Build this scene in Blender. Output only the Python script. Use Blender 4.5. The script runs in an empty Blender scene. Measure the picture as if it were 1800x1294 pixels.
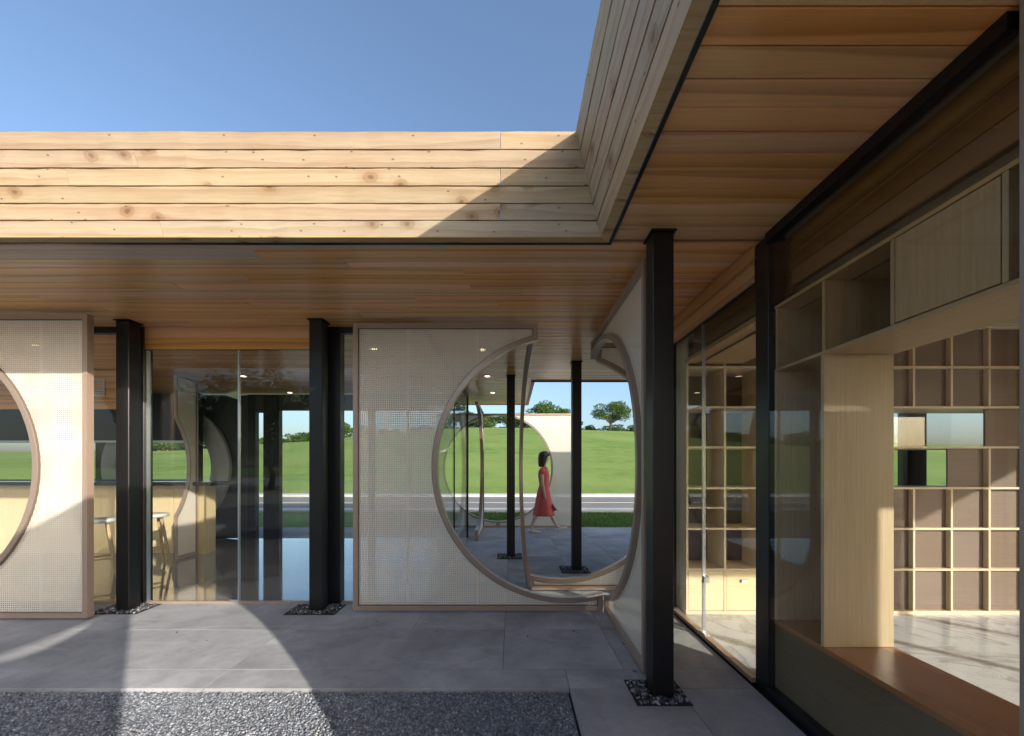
import bpy, bmesh, math, random
import numpy as np
from mathutils import Vector, Matrix
from mathutils.geometry import tessellate_polygon
random.seed(7)
rng = np.random.default_rng(7)
R = math.radians
scene = bpy.context.scene
COL = scene.collection

# ------------------------------------------------------------------ camera
EYE = 1.30
cam_d = bpy.data.cameras.new('camera')
cam_d.sensor_width = 36.0
cam_d.lens = 13.8
cam_d.shift_y = 0.0972
cam_d.clip_start = 0.05
cam_d.clip_end = 3000
cam = bpy.data.objects.new('camera', cam_d)
COL.objects.link(cam)
cam.location = (0, 0, EYE)
cam.rotation_euler = (R(90), 0, 0)
scene.camera = cam

# ------------------------------------------------------------------ light
SUN_TO = Vector((-0.936, 1.0, -0.485)).normalized()
elev = math.asin(-SUN_TO.z)
azim = math.atan2(-SUN_TO.x, -SUN_TO.y)           # clockwise from +Y
world = bpy.data.worlds.new('World')
scene.world = world
world.use_nodes = True
wn = world.node_tree
sky = wn.nodes.new('ShaderNodeTexSky')
sky.sky_type = 'NISHITA'
sky.sun_disc = False
sky.sun_elevation = elev
sky.sun_rotation = azim
sky.air_density = 1.0
sky.dust_density = 3.2
sky.ozone_density = 2.6
bg = wn.nodes['Background']
bg.inputs['Strength'].default_value = 0.115
wn.links.new(sky.outputs['Color'], bg.inputs['Color'])
sun_d = bpy.data.lights.new('sun', 'SUN')
sun_d.energy = 2.55
sun_d.angle = R(0.53)
sun_d.color = (1.0, 0.93, 0.83)
sun = bpy.data.objects.new('sun', sun_d)
COL.objects.link(sun)
sun.rotation_euler = (-SUN_TO).to_track_quat('Z', 'Y').to_euler()
sun.location = (8, -8, 9)

vs = scene.view_settings
vs.view_transform = 'Standard'
vs.look = 'None'
vs.exposure = 1.32
vs.gamma = 1.0
vs.use_curve_mapping = False
scene.cycles.max_bounces = 10
scene.cycles.diffuse_bounces = 5
scene.cycles.glossy_bounces = 5
scene.cycles.transparent_max_bounces = 24
scene.cycles.use_denoising = True
scene.cycles.sample_clamp_indirect = 6.0

# ------------------------------------------------------------------ materials
class NT:
    def __init__(s, name):
        s.m = bpy.data.materials.new(name)
        s.m.use_nodes = True
        s.t = s.m.node_tree
        s.b = s.t.nodes['Principled BSDF']
        s.out = s.t.nodes['Material Output']
    def n(s, typ, **kw):
        nd = s.t.nodes.new(typ)
        for k, v in kw.items():
            if k.startswith('i_'):
                nd.inputs[k[2:].replace('_', ' ')].default_value = v
            else:
                setattr(nd, k, v)
        return nd
    def l(s, a, b):
        s.t.links.new(a, b)
    def math(s, op, a, b=None, c=None):
        nd = s.t.nodes.new('ShaderNodeMath'); nd.operation = op
        for i, v in enumerate((a, b, c)):
            if v is None: continue
            if isinstance(v, (int, float)): nd.inputs[i].default_value = v
            else: s.l(v, nd.inputs[i])
        return nd.outputs[0]
    def mix(s, f, a, b, mode='MIX'):
        nd = s.t.nodes.new('ShaderNodeMix'); nd.data_type = 'RGBA'; nd.blend_type = mode
        for sock, v in ((nd.inputs[0], f), (nd.inputs[6], a), (nd.inputs[7], b)):
            if isinstance(v, (int, float)): sock.default_value = v
            elif isinstance(v, tuple): sock.default_value = (*v[:3], 1)
            else: s.l(v, sock)
        return nd.outputs[2]
    def ramp(s, f, stops):
        nd = s.t.nodes.new('ShaderNodeValToRGB')
        e = nd.color_ramp.elements
        while len(e) < len(stops): e.new(0.5)
        for el, (p, c) in zip(e, stops):
            el.position = p
            el.color = (c, c, c, 1) if isinstance(c, (int, float)) else (*c, 1)
        s.l(f, nd.inputs[0])
        return nd.outputs[0]
    def coords(s, kind='Object', scale=(1, 1, 1), rand=0.0):
        tc = s.n('ShaderNodeTexCoord')
        mp = s.n('ShaderNodeMapping')
        mp.inputs['Scale'].default_value = scale
        s.l(tc.outputs[kind], mp.inputs['Vector'])
        if rand:
            oi = s.n('ShaderNodeObjectInfo')
            cx = s.n('ShaderNodeCombineXYZ')
            s.l(s.math('MULTIPLY', oi.outputs['Random'], rand), cx.inputs[0])
            s.l(s.math('MULTIPLY', oi.outputs['Random'], rand * .37), cx.inputs[1])
            s.l(s.math('MULTIPLY', oi.outputs['Random'], rand * .71), cx.inputs[2])
            s.l(cx.outputs[0], mp.inputs['Location'])
        return mp.outputs[0]
    def grainvec(s, sx, sy, rand=40.0):
        """object coordinates with Y and Z folded together, so grain runs along X on every face"""
        tc = s.n('ShaderNodeTexCoord'); sp = s.n('ShaderNodeSeparateXYZ'); s.l(tc.outputs['Object'], sp.inputs[0])
        oi = s.n('ShaderNodeObjectInfo'); r = s.math('MULTIPLY', oi.outputs['Random'], rand)
        yz = s.math('ADD', sp.outputs[1], sp.outputs[2])
        cx = s.n('ShaderNodeCombineXYZ')
        s.l(s.math('MULTIPLY_ADD', sp.outputs[0], sx, r), cx.inputs[0])
        s.l(s.math('MULTIPLY_ADD', yz, sy, s.math('MULTIPLY', r, .37)), cx.inputs[1])
        s.l(s.math('MULTIPLY', r, .71), cx.inputs[2])
        return cx.outputs[0]
    def noise(s, vec, scale, detail=5, rough=.55, dist=0):
        nd = s.n('ShaderNodeTexNoise')
        nd.inputs['Scale'].default_value = scale
        nd.inputs['Detail'].default_value = detail
        nd.inputs['Roughness'].default_value = rough
        nd.inputs['Distortion'].default_value = dist
        s.l(vec, nd.inputs['Vector'])
        return nd.outputs[0]
    def bump(s, h, strength, dist=.01):
        nd = s.n('ShaderNodeBump')
        nd.inputs['Strength'].default_value = strength
        nd.inputs['Distance'].default_value = dist
        s.l(h, nd.inputs['Height'])
        s.l(nd.outputs[0], s.b.inputs['Normal'])
    def base(s, c):
        if isinstance(c, tuple): s.b.inputs['Base Color'].default_value = (*c, 1)
        else: s.l(c, s.b.inputs['Base Color'])
    def set(s, rough=None, metal=None, spec=None, coat=None, coat_rough=None):
        b = s.b.inputs
        if rough is not None: b['Roughness'].default_value = rough
        if metal is not None: b['Metallic'].default_value = metal
        if spec is not None: b['Specular IOR Level'].default_value = spec
        if coat is not None: b['Coat Weight'].default_value = coat
        if coat_rough is not None: b['Coat Roughness'].default_value = coat_rough

def plain(name, c, rough=.5, metal=0, spec=.5, var=.12, scale=6, bump=0, **k):
    m = NT(name)
    v = m.coords('Object')
    f = m.noise(v, scale, 6)
    m.base(m.mix(f, tuple(x * (1 - var) for x in c), tuple(min(1, x * (1 + var)) for x in c)))
    m.set(rough=rough, metal=metal, spec=spec, **k)
    r = m.noise(v, scale * 3, 4)
    m.l(m.math('MULTIPLY_ADD', r, .25 * rough + .05, rough * .85), m.b.inputs['Roughness'])
    if bump: m.bump(m.noise(v, scale * 12, 5), bump, .004)
    return m.m

def wood(name, light, dark, red, rough=.5, knots=0.0, grain=1.0, coat=0, coat_rough=.1, tone=.22, fine=1.0, spec=.4, green=0.0):
    """long axis = local X"""
    m = NT(name)
    oi = m.n('ShaderNodeObjectInfo')
    rnd = oi.outputs['Random']
    v = m.coords('Object', (1, 1, 1), 40)
    st = m.grainvec(.8, 7)
    st2 = m.grainvec(1.6, 60)
    # cathedral grain
    d = m.noise(st, .9, 2, .5)
    w = m.n('ShaderNodeTexWave'); w.wave_type = 'BANDS'; w.bands_direction = 'Y'; w.wave_profile = 'SAW'
    w.inputs['Scale'].default_value = 1.15 * fine
    w.inputs['Distortion'].default_value = 9.0
    w.inputs['Detail'].default_value = 3
    w.inputs['Detail Scale'].default_value = .55
    w.inputs['Detail Roughness'].default_value = .45
    m.l(st, w.inputs['Vector'])
    g = m.ramp(w.outputs[1], [(0, 0.0), (.55, .25), (.93, 1.0), (1.0, .1)])
    fib = m.noise(st2, 2.0, 5, .6)
    broad = m.noise(st, .7, 4, .55)
    c = m.mix(broad, light, dark)
    c = m.mix(m.math('MULTIPLY', g, .5 * grain), c, red)
    c = m.mix(m.math('MULTIPLY', m.ramp(fib, [(.38, 0.0), (.66, 1.0)]), .42), c, tuple(q * .72 for q in dark))
    if green:
        gm = m.ramp(m.noise(v, 1.3, 4), [(.52, 0.0), (.68, 1.0)])
        c = m.mix(m.math('MULTIPLY', gm, green), c, (light[0] * .8, light[1] * .93, light[2] * .98))
    if knots:
        kv = m.grainvec(5.6, 15)
        vo = m.n('ShaderNodeTexVoronoi'); vo.voronoi_dimensions = '2D'; vo.inputs['Scale'].default_value = 1.0
        dn = m.noise(v, 14, 3)
        va = m.n('ShaderNodeVectorMath'); va.operation = 'ADD'
        cx = m.n('ShaderNodeCombineXYZ'); m.l(m.math('MULTIPLY', dn, .25), cx.inputs[0]); m.l(m.math('MULTIPLY', dn, .3), cx.inputs[1])
        m.l(kv, va.inputs[0]); m.l(cx.outputs[0], va.inputs[1])
        m.l(va.outputs[0], vo.inputs['Vector'])
        sel = m.math('GREATER_THAN', m.n('ShaderNodeSeparateColor').outputs[0], .0)
        sc = m.n('ShaderNodeSeparateColor'); m.l(vo.outputs['Color'], sc.inputs[0])
        pick = m.math('GREATER_THAN', sc.outputs[0], 1 - knots)
        core = m.math('MULTIPLY', m.ramp(vo.outputs['Distance'], [(.05, 1.0), (.14, .25), (.2, .45), (.26, 0.0)]), pick)
        halo = m.math('MULTIPLY', m.ramp(vo.outputs['Distance'], [(.1, .5), (.6, 0.0)]), pick)
        c = m.mix(m.math('MULTIPLY', halo, .8), c, red)
        c = m.mix(m.math('MULTIPLY', core, .7), c, (.14, .065, .03))
        vs2 = m.n('ShaderNodeTexVoronoi'); vs2.voronoi_dimensions = '2D'; vs2.inputs['Scale'].default_value = 1.0
        m.l(m.grainvec(16, 48, 25), vs2.inputs['Vector'])
        s2 = m.n('ShaderNodeSeparateColor'); m.l(vs2.outputs['Color'], s2.inputs[0])
        speck = m.math('MULTIPLY', m.ramp(vs2.outputs['Distance'], [(.06, 1.0), (.16, 0.0)]), m.math('GREATER_THAN', s2.outputs[1], .93))
        c = m.mix(m.math('MULTIPLY', speck, .8), c, (.09, .05, .03))
        wash = m.ramp(m.noise(m.grainvec(1.1, 9, 31), 1.4, 6, .65), [(.5, 0.0), (.72, 1.0)])
        c = m.mix(m.math('MULTIPLY', wash, .35), c, red)
    hsv = m.n('ShaderNodeHueSaturation')
    m.l(m.math('MULTIPLY_ADD', rnd, 2 * tone, 1 - tone), hsv.inputs['Value'])
    r2 = m.math('FRACT', m.math('MULTIPLY', rnd, 17.3))
    m.l(m.math('MULTIPLY_ADD', r2, .25, .88), hsv.inputs['Saturation'])
    m.l(m.math('MULTIPLY_ADD', m.math('FRACT', m.math('MULTIPLY', rnd, 7.7)), .016, .492), hsv.inputs['Hue'])
    m.l(c, hsv.inputs['Color'])
    m.base(hsv.outputs[0])
    m.set(rough=rough, spec=spec, coat=coat, coat_rough=coat_rough)
    m.l(m.math('MULTIPLY_ADD', broad, .3 * rough, rough * .8), m.b.inputs['Roughness'])
    m.bump(m.math('ADD', m.math('MULTIPLY', g, .6), fib), .12, .003)
    return m.m

M = {}
M['pine'] = wood('pine', (.57, .465, .325), (.47, .355, .225), (.33, .18, .085), rough=.62, knots=.15, grain=.9, tone=.09, green=.12)
M['pine_cut'] = wood('pine_cut', (.58, .44, .26), (.46, .31, .16), (.35, .2, .09), rough=.7, knots=.2, grain=.6, tone=.1)
M['cedar'] = wood('cedar', (.82, .48, .225), (.72, .385, .155), (.33, .13, .035), rough=.34, grain=1.2, tone=.11, coat=.3, coat_rough=.14, fine=.36)
M['ply'] = wood('ply', (.62, .48, .31), (.55, .42, .26), (.46, .33, .19), rough=.42, grain=.35, tone=.04, fine=1.6, spec=.5)
M['cedar_pale'] = wood('cedar_pale', (.62, .49, .39), (.55, .42, .33), (.38, .25, .17), rough=.5, grain=.7, tone=.08, fine=.36)
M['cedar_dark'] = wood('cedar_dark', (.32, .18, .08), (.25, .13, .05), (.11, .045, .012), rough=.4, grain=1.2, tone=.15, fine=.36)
M['ply_mid'] = wood('ply_mid', (.56, .39, .22), (.48, .33, .18), (.38, .24, .12), rough=.5, grain=.35, tone=.05, fine=1.6, spec=.3)
M['ply_edge'] = wood('ply_edge', (.78, .68, .50), (.72, .60, .42), (.6, .45, .3), rough=.45, grain=.3, tone=.04, fine=2)
M['ply_brown'] = wood('ply_brown', (.22, .155, .12), (.18, .125, .095), (.14, .085, .06), rough=.5, grain=.3, tone=.12, fine=1.6)
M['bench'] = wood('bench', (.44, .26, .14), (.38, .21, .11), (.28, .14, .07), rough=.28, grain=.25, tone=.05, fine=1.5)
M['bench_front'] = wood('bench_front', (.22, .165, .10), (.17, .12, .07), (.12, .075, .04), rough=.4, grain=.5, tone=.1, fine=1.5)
M['stool_wood'] = wood('stool_wood', (.62, .44, .25), (.5, .34, .18), (.4, .24, .11), rough=.45, grain=.4)
M['steel'] = plain('black_steel', (.006, .006, .007), rough=.36, spec=.5, var=.25, scale=4, bump=.05)
M['mullion'] = plain('dark_mullion', (.010, .011, .013), rough=.3, var=.2)
M['lightmetal'] = plain('satin_steel', (.55, .56, .57), rough=.28, metal=.9, var=.08)
M['champ'] = plain('champagne_frame', (.42, .305, .235), rough=.38, metal=.25, spec=.6, var=.07, scale=3)
M['rim'] = plain('rose_rim', (.37, .285, .23), rough=.3, metal=.35, spec=.7, var=.06, scale=3)
M['white'] = plain('white_plastic', (.7, .7, .68), rough=.5, var=.05)
M['slab'] = plain('roof_membrane', (.10, .09, .08), rough=.9)
M['dark_wall'] = plain('dark_wall', (.035, .037, .035), rough=.45)
M['grey_ring'] = plain('grey_ring', (.42, .45, .47), rough=.55, var=.15)
M['cream_ply'] = wood('cream_ply', (.78, .64, .40), (.72, .57, .34), (.6, .43, .24), rough=.4, grain=.25, tone=.09)
M['counter'] = plain('counter_top', (.035, .035, .035), rough=.2)
M['hub'] = plain('seat_shell', (.62, .64, .62), rough=.5)

def make_concrete(name, c, sc=1.0, stain=.4, spec=.3):
    m = NT(name)
    v = m.coords('Object', (1, 1, 1), 30)
    big = m.noise(v, 1.1 * sc, 6, .6, .4)
    mid = m.noise(v, 9 * sc, 6, .6)
    fine = m.noise(v, 260 * sc, 3, .6)
    grit = m.noise(v, 90 * sc, 4, .7)
    col = m.mix(m.ramp(big, [(.35, 0.0), (.65, 1.0)]), tuple(x * (1 - .35 * stain) for x in c), tuple(x * 1.1 for x in c))
    col = m.mix(m.math('MULTIPLY', m.ramp(mid, [(.45, 0.0), (.7, 1.0)]), .35 * stain), col, tuple(x * .62 for x in c))
    col = m.mix(m.math('MULTIPLY', m.ramp(grit, [(.5, 0.0), (.75, 1.0)]), .35), col, tuple(x * .55 for x in c))
    col = m.mix(m.math('MULTIPLY', m.ramp(fine, [(.6, 0.0), (.72, 1.0)]), .4), col, tuple(min(1, x * 1.7) for x in c))
    blot = m.noise(v, 3.3 * sc, 7, .68, 1.2)
    col = m.mix(m.math('MULTIPLY', m.ramp(blot, [(.52, 0.0), (.66, 1.0)]), .30 * stain), col, tuple(x * .5 for x in c))
    pale = m.noise(m.coords('Object', (1, 3.5, 1), 30), 1.9 * sc, 6, .6, .8)
    col = m.mix(m.math('MULTIPLY', m.ramp(pale, [(.55, 0.0), (.75, 1.0)]), .30 * stain), col, tuple(min(1, x * 1.35) for x in c))
    m.base(col)
    m.set(rough=.85, spec=spec)
    m.bump(m.math('ADD', m.math('MULTIPLY', mid, 1.0), m.math('MULTIPLY', grit, .6)), .35, .004)
    return m.m
M['concrete'] = make_concrete('concrete', (.475, .475, .475), stain=1.1)
M['bounce_ground'] = make_concrete('bounce_ground_paving', (.46, .44, .41), stain=.4)  # pale tone for the unseen ground that bounces sunlight
M['kerb'] = make_concrete('kerb_stone', (.5, .49, .47), stain=.3)
M['asphalt'] = make_concrete('asphalt', (.20, .20, .19), stain=.3)
M['soil'] = make_concrete('soil', (.035, .032, .03))
M['road_paint'] = plain('road_paint', (.75, .62, .42), rough=.7)
M['house_wall'] = plain('house_wall', (.5, .36, .28), rough=.8, scale=.2)
M['house_win'] = plain('house_window', (.08, .1, .13), rough=.2)

def make_gravel():
    m = NT('gravel_stone')
    geo = m.n('ShaderNodeNewGeometry')
    rpi = geo.outputs['Random Per Island']
    c = m.ramp(rpi, [(0, (.12, .13, .15)), (.5, (.27, .29, .32)), (.86, (.42, .445, .48)), (.97, (.6, .61, .62)), (1, (.28, .22, .18))])
    v = m.coords('Object')
    c = m.mix(m.math('MULTIPLY', m.noise(v, 300, 4), .5), c, (.10, .105, .115))
    m.base(c); m.set(rough=.75, spec=.35)
    m.bump(m.noise(v, 500, 3), .3, .002)
    return m.m
M['gravel'] = make_gravel()
def make_pebble():
    m = NT('pebble')
    geo = m.n('ShaderNodeNewGeometry')
    c = m.ramp(geo.outputs['Random Per Island'], [(0, (.02, .02, .023)), (.5, (.07, .075, .08)), (.8, (.24, .25, .26)), (1, (.5, .5, .5))])
    m.base(c); m.set(rough=.6)
    return m.m
M['pebble'] = make_pebble()
M['dry_leaf'] = plain('dry_leaf', (.22, .11, .05), rough=.8)

def make_marble():
    m = NT('marble')
    v = m.coords('Object', (1, 1, 1), 12)
    d = m.noise(v, 1.3, 7, .62, .8)
    vein = m.ramp(m.math('ABSOLUTE', m.math('SUBTRACT', d, .5)), [(0, 1.0), (.012, .6), (.035, 0.0)])
    d2 = m.noise(v, 3.1, 8, .6, 1.4)
    vein2 = m.ramp(m.math('ABSOLUTE', m.math('SUBTRACT', d2, .48)), [(0, .5), (.02, 0.0)])
    cl = m.noise(v, .8, 5)
    c = m.mix(cl, (.50, .515, .55), (.66, .68, .72))
    c = m.mix(m.math('MULTIPLY', vein, .55), c, (.20, .19, .19))
    c = m.mix(m.math('MULTIPLY', vein2, .6), c, (.3, .28, .27))
    m.base(c); m.set(rough=.22, spec=.5)
    return m.m
M['marble'] = make_marble()
def make_polish():
    m = NT('polished_floor')
    v = m.coords('Object')
    m.base(m.mix(m.noise(v, 1.5, 6), (.24, .225, .20), (.32, .30, .27)))
    m.set(rough=.07, spec=.6, coat=.6, coat_rough=.03)
    m.bump(m.noise(v, 3, 3), .02, .01)
    return m.m
M['polished'] = make_polish()

def make_glass(name, tint=(.965, .975, .965), k=1.6, floor_=.02, rough=0.0):
    m = NT(name)
    t = m.t; t.nodes.remove(m.b)
    geo = m.n('ShaderNodeNewGeometry')
    ior = m.math('MULTIPLY_ADD', geo.outputs['Backfacing'], (1 / 1.5 - 1.5), 1.5)
    fr = m.n('ShaderNodeFresnel'); m.l(ior, fr.inputs[0])
    fac = m.math('MINIMUM', m.math('MULTIPLY_ADD', fr.outputs[0], k, floor_), .95)
    tr = m.n('ShaderNodeBsdfTransparent'); tr.inputs[0].default_value = (*tint, 1)
    gl = m.n('ShaderNodeBsdfGlossy'); gl.inputs['Roughness'].default_value = rough
    gl.inputs[0].default_value = (.95, .97, 1, 1)
    mx = m.n('ShaderNodeMixShader')
    m.l(fac, mx.inputs[0]); m.l(tr.outputs[0], mx.inputs[1]); m.l(gl.outputs[0], mx.inputs[2])
    m.l(mx.outputs[0], m.out.inputs[0])
    return m.m
M['glass'] = make_glass('clear_glass', k=.62, floor_=.0)
M['glass_dark'] = make_glass('tinted_glass', tint=(.93, .95, .94), k=1.3, floor_=.05)

def make_rattan(name, c, pitch=.0165, hole=.35, trans=.25):
    m = NT(name)
    tc = m.n('ShaderNodeTexCoord')
    sx = m.n('ShaderNodeSeparateXYZ'); m.l(tc.outputs['Object'], sx.inputs[0])
    k = 2 * math.pi / pitch
    a = m.math('SINE', m.math('MULTIPLY', sx.outputs[0], k))
    b = m.math('SINE', m.math('MULTIPLY', sx.outputs[2], k))
    thr = 1 - 2 * hole
    thr = math.cos(math.pi * math.sqrt(hole))
    hm = m.math('MULTIPLY', m.math('GREATER_THAN', a, thr), m.math('GREATER_THAN', b, thr))
    # lengths of cane joined side by side: seams every 0.55 m where the weave doubles
    seam = m.math('LESS_THAN', m.math('ABSOLUTE', m.math('SUBTRACT', m.math('FRACT', m.math('MULTIPLY', sx.outputs[0], 1 / .62)), .5)), .014)
    hm = m.math('MULTIPLY', hm, m.math('SUBTRACT', 1.0, m.math('MULTIPLY', seam, 1.0)))
    v = m.coords('Object', (1, 1, 1))
    n = m.noise(v, 2.2, 5); n2 = m.noise(m.coords('Object', (40, 1, 1)), 1.5, 3)
    col = m.mix(n, tuple(x * .93 for x in c), tuple(min(1, x * 1.05) for x in c))
    col = m.mix(m.math('MULTIPLY', n2, .3), col, (c[0] * .8, c[1] * .72, c[2] * .58))
    m.base(col); m.set(rough=.6, spec=.3)
    # weave relief: strands bulge between the holes
    m.bump(m.math('ADD', m.math('MULTIPLY', a, -1.0), m.math('MULTIPLY', b, -1.0)), .5, .002)
    tl = m.n('ShaderNodeBsdfTranslucent'); m.l(col, tl.inputs[0])
    mt = m.n('ShaderNodeMixShader'); mt.inputs[0].default_value = trans
    m.l(m.b.outputs[0], mt.inputs[1]); m.l(tl.outputs[0], mt.inputs[2])
    tr = m.n('ShaderNodeBsdfTransparent')
    mx = m.n('ShaderNodeMixShader')
    m.l(hm, mx.inputs[0]); m.l(mt.outputs[0], mx.inputs[1]); m.l(tr.outputs[0], mx.inputs[2])
    m.l(mx.outputs[0], m.out.inputs[0])
    return m.m
M['rattan'] = make_rattan('woven_cane', (.85, .785, .685), hole=.14, trans=.12)
M['rattan_dense'] = make_rattan('woven_cane_dense', (.7, .6, .5), hole=.06, trans=.06)  # tight weave so the added unseen screens block more sun
M['rattan_far'] = make_rattan('woven_cane_far', (.78, .75, .68), hole=.10)

def make_grass(name, a, b, c):
    m = NT(name)
    v = m.coords('Object')
    n1 = m.noise(v, .06, 6, .6); n2 = m.noise(v, .8, 7, .7); n3 = m.noise(v, 14, 5, .7)
    st = m.noise(m.coords('Object', (.03, .35, .35)), 1.0, 5)
    col = m.mix(m.ramp(n2, [(.38, 0.0), (.62, 1.0)]), tuple(x * .85 for x in a), b)
    col = m.mix(m.ramp(n1, [(.4, 0.0), (.6, 1.0)]), col, m.mix(n3, b, c))
    col = m.mix(m.math('MULTIPLY', m.ramp(st, [(.45, 0.0), (.7, 1.0)]), .5), col, c)
    col = m.mix(m.math('MULTIPLY', m.ramp(n3, [(.5, 0.0), (.75, 1.0)]), .4), col, tuple(x * .6 for x in a))
    m.base(col); m.set(rough=.9, spec=.1)
    m.bump(m.math('ADD', m.math('MULTIPLY', n3, .5), n2), .6, .12)
    return m.m
M['grass'] = make_grass('grass', (.115, .20, .04), (.165, .255, .06), (.225, .285, .085))
def make_leaf(name, c1, c2, trans=.3):
    m = NT(name)
    geo = m.n('ShaderNodeNewGeometry')
    col = m.ramp(geo.outputs['Random Per Island'], [(0, c1), (1, c2)])
    m.base(col); m.set(rough=.65, spec=.25)
    tl = m.n('ShaderNodeBsdfTranslucent'); m.l(col, tl.inputs[0])
    mx = m.n('ShaderNodeMixShader'); mx.inputs[0].default_value = trans
    m.l(m.b.outputs[0], mx.inputs[1]); m.l(tl.outputs[0], mx.inputs[2]); m.l(mx.outputs[0], m.out.inputs[0])
    return m.m
M['leaf'] = make_leaf('leaves', (.035, .075, .012), (.10, .17, .03))
M['leaf_dark'] = make_leaf('leaves_dark', (.022, .055, .016), (.07, .12, .035))
M['blade'] = make_leaf('grass_blades', (.04, .10, .018), (.09, .17, .03))
M['bark'] = plain('bark', (.10, .075, .05), rough=.9, var=.4, scale=3, bump=.5)
M['skin'] = plain('skin', (.66, .46, .37), rough=.5, var=.04)
M['dress'] = plain('red_dress', (.62, .115, .105), rough=.75, var=.1, scale=5)
M['hair'] = plain('dark_hair', (.018, .013, .013), rough=.45, var=.4, scale=20)
M['shoe'] = plain('white_canvas', (.68, .67, .62), rough=.7, var=.05)
def emis(name, c, s):
    m = NT(name); m.base(c); m.b.inputs['Emission Color'].default_value = (*c, 1); m.b.inputs['Emission Strength'].default_value = s
    return m.m
M['lamp'] = emis('lamp_glow', (1, .78, .5), 2.2)

# ------------------------------------------------------------------ helpers
def obj(name, verts, faces, mat, parent=None, loc=(0, 0, 0), rot=(0, 0, 0), smooth=False, **props):
    me = bpy.data.meshes.new(name)
    me.from_pydata([tuple(v) for v in verts], [], faces)
    me.update()
    return obj_me(name, me, mat, parent, loc, rot, smooth, **props)
def obj_me(name, me, mat, parent=None, loc=(0, 0, 0), rot=(0, 0, 0), smooth=False, **props):
    if mat is not None and not me.materials:
        me.materials.append(M[mat] if isinstance(mat, str) else mat)
    if smooth:
        for p in me.polygons: p.use_smooth = True
    o = bpy.data.objects.new(name, me)
    COL.objects.link(o)
    o.location = loc; o.rotation_euler = rot
    if parent is not None: o.parent = parent
    for k, v in props.items(): o[k] = v
    return o
def thing(name, label, cat, loc=(0, 0, 0), rotz=0, group=None):
    o = bpy.data.objects.new(name, None)
    COL.objects.link(o)
    o.location = loc; o.rotation_euler = (0, 0, rotz)
    o.empty_display_size = .1
    o['label'] = label; o['category'] = cat
    if group: o['group'] = group
    return o
def tag(o, label, cat, group=None):
    o['label'] = label; o['category'] = cat
    if group: o['group'] = group
    return o
BOXF = [(0, 3, 2, 1), (4, 5, 6, 7), (0, 1, 5, 4), (1, 2, 6, 5), (2, 3, 7, 6), (3, 0, 4, 7)]
def boxv(x0, x1, y0, y1, z0, z1):
    return [(x0, y0, z0), (x1, y0, z0), (x1, y1, z0), (x0, y1, z0), (x0, y0, z1), (x1, y0, z1), (x1, y1, z1), (x0, y1, z1)]
def bevel_me(me, w, seg=1):
    bm = bmesh.new(); bm.from_mesh(me)
    bmesh.ops.bevel(bm, geom=bm.edges[:] , offset=w, segments=seg, affect='EDGES', profile=.5)
    bm.to_mesh(me); bm.free()
def box(name, x0, x1, y0, y1, z0, z1, mat, parent=None, bev=0, along=None, **props):
    """origin at the box's centre bottom; along='y' turns it so that local X runs along world Y"""
    cx, cy = (x0 + x1) / 2, (y0 + y1) / 2
    hx, hy = (x1 - x0) / 2, (y1 - y0) / 2
    rot = (0, 0, 0)
    if along == 'y':
        hx, hy = hy, hx; rot = (0, 0, math.pi / 2)
    if along == 'z':
        me = bpy.data.meshes.new(name)
        me.from_pydata(boxv(0, z1 - z0, -hy, hy, -hx, hx), [], BOXF)
        rot = (0, -math.pi / 2, 0)
    else:
        me = bpy.data.meshes.new(name)
        me.from_pydata(boxv(-hx, hx, -hy, hy, 0, z1 - z0), [], BOXF)
    if bev: bevel_me(me, bev)
    p = Vector((cx, cy, z0))
    if parent is not None: p = p - parent.location if parent.rotation_euler.z == 0 else p
    return obj_me(name, me, mat, parent, p, rot, **props)

def tube(path, radii, n=10, cap=True):
    V, F = [], []
    pts = [Vector(p) for p in path]
    up0 = None
    for i, p in enumerate(pts):
        d = (pts[min(i + 1, len(pts) - 1)] - pts[max(i - 1, 0)]).normalized()
        a = Vector((0, 0, 1)) if abs(d.z) < .9 else Vector((1, 0, 0))
        if up0 is not None and abs(up0.dot(d)) < .95: a = up0
        u = d.cross(a).normalized(); w = u.cross(d).normalized(); up0 = w
        r = radii[i] if hasattr(radii, '__len__') else radii
        for k in range(n):
            t = 2 * math.pi * k / n
            V.append(p + u * (r * math.cos(t)) + w * (r * math.sin(t)))
    for i in range(len(pts) - 1):
        for k in range(n):
            F.append((i * n + k, i * n + (k + 1) % n, (i + 1) * n + (k + 1) % n, (i + 1) * n + k))
    if cap:
        F.append(tuple(range(n))[::-1]); F.append(tuple((len(pts) - 1) * n + k for k in range(n)))
    return V, F
def merge(parts):
    V, F = [], []
    for v, f in parts:
        o = len(V); V += list(v); F += [tuple(i + o for i in q) for q in f]
    return V, F
def lathe(prof, n=24, c=(0, 0)):
    V, F = [], []
    for r, z in prof:
        for k in range(n):
            t = 2 * math.pi * k / n
            V.append((c[0] + r * math.cos(t), c[1] + r * math.sin(t), z))
    for i in range(len(prof) - 1):
        for k in range(n):
            F.append((i * n + k, i * n + (k + 1) % n, (i + 1) * n + (k + 1) % n, (i + 1) * n + k))
    F.append(tuple(range(n))[::-1]); F.append(tuple((len(prof) - 1) * n + k for k in range(n)))
    return V, F

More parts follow.
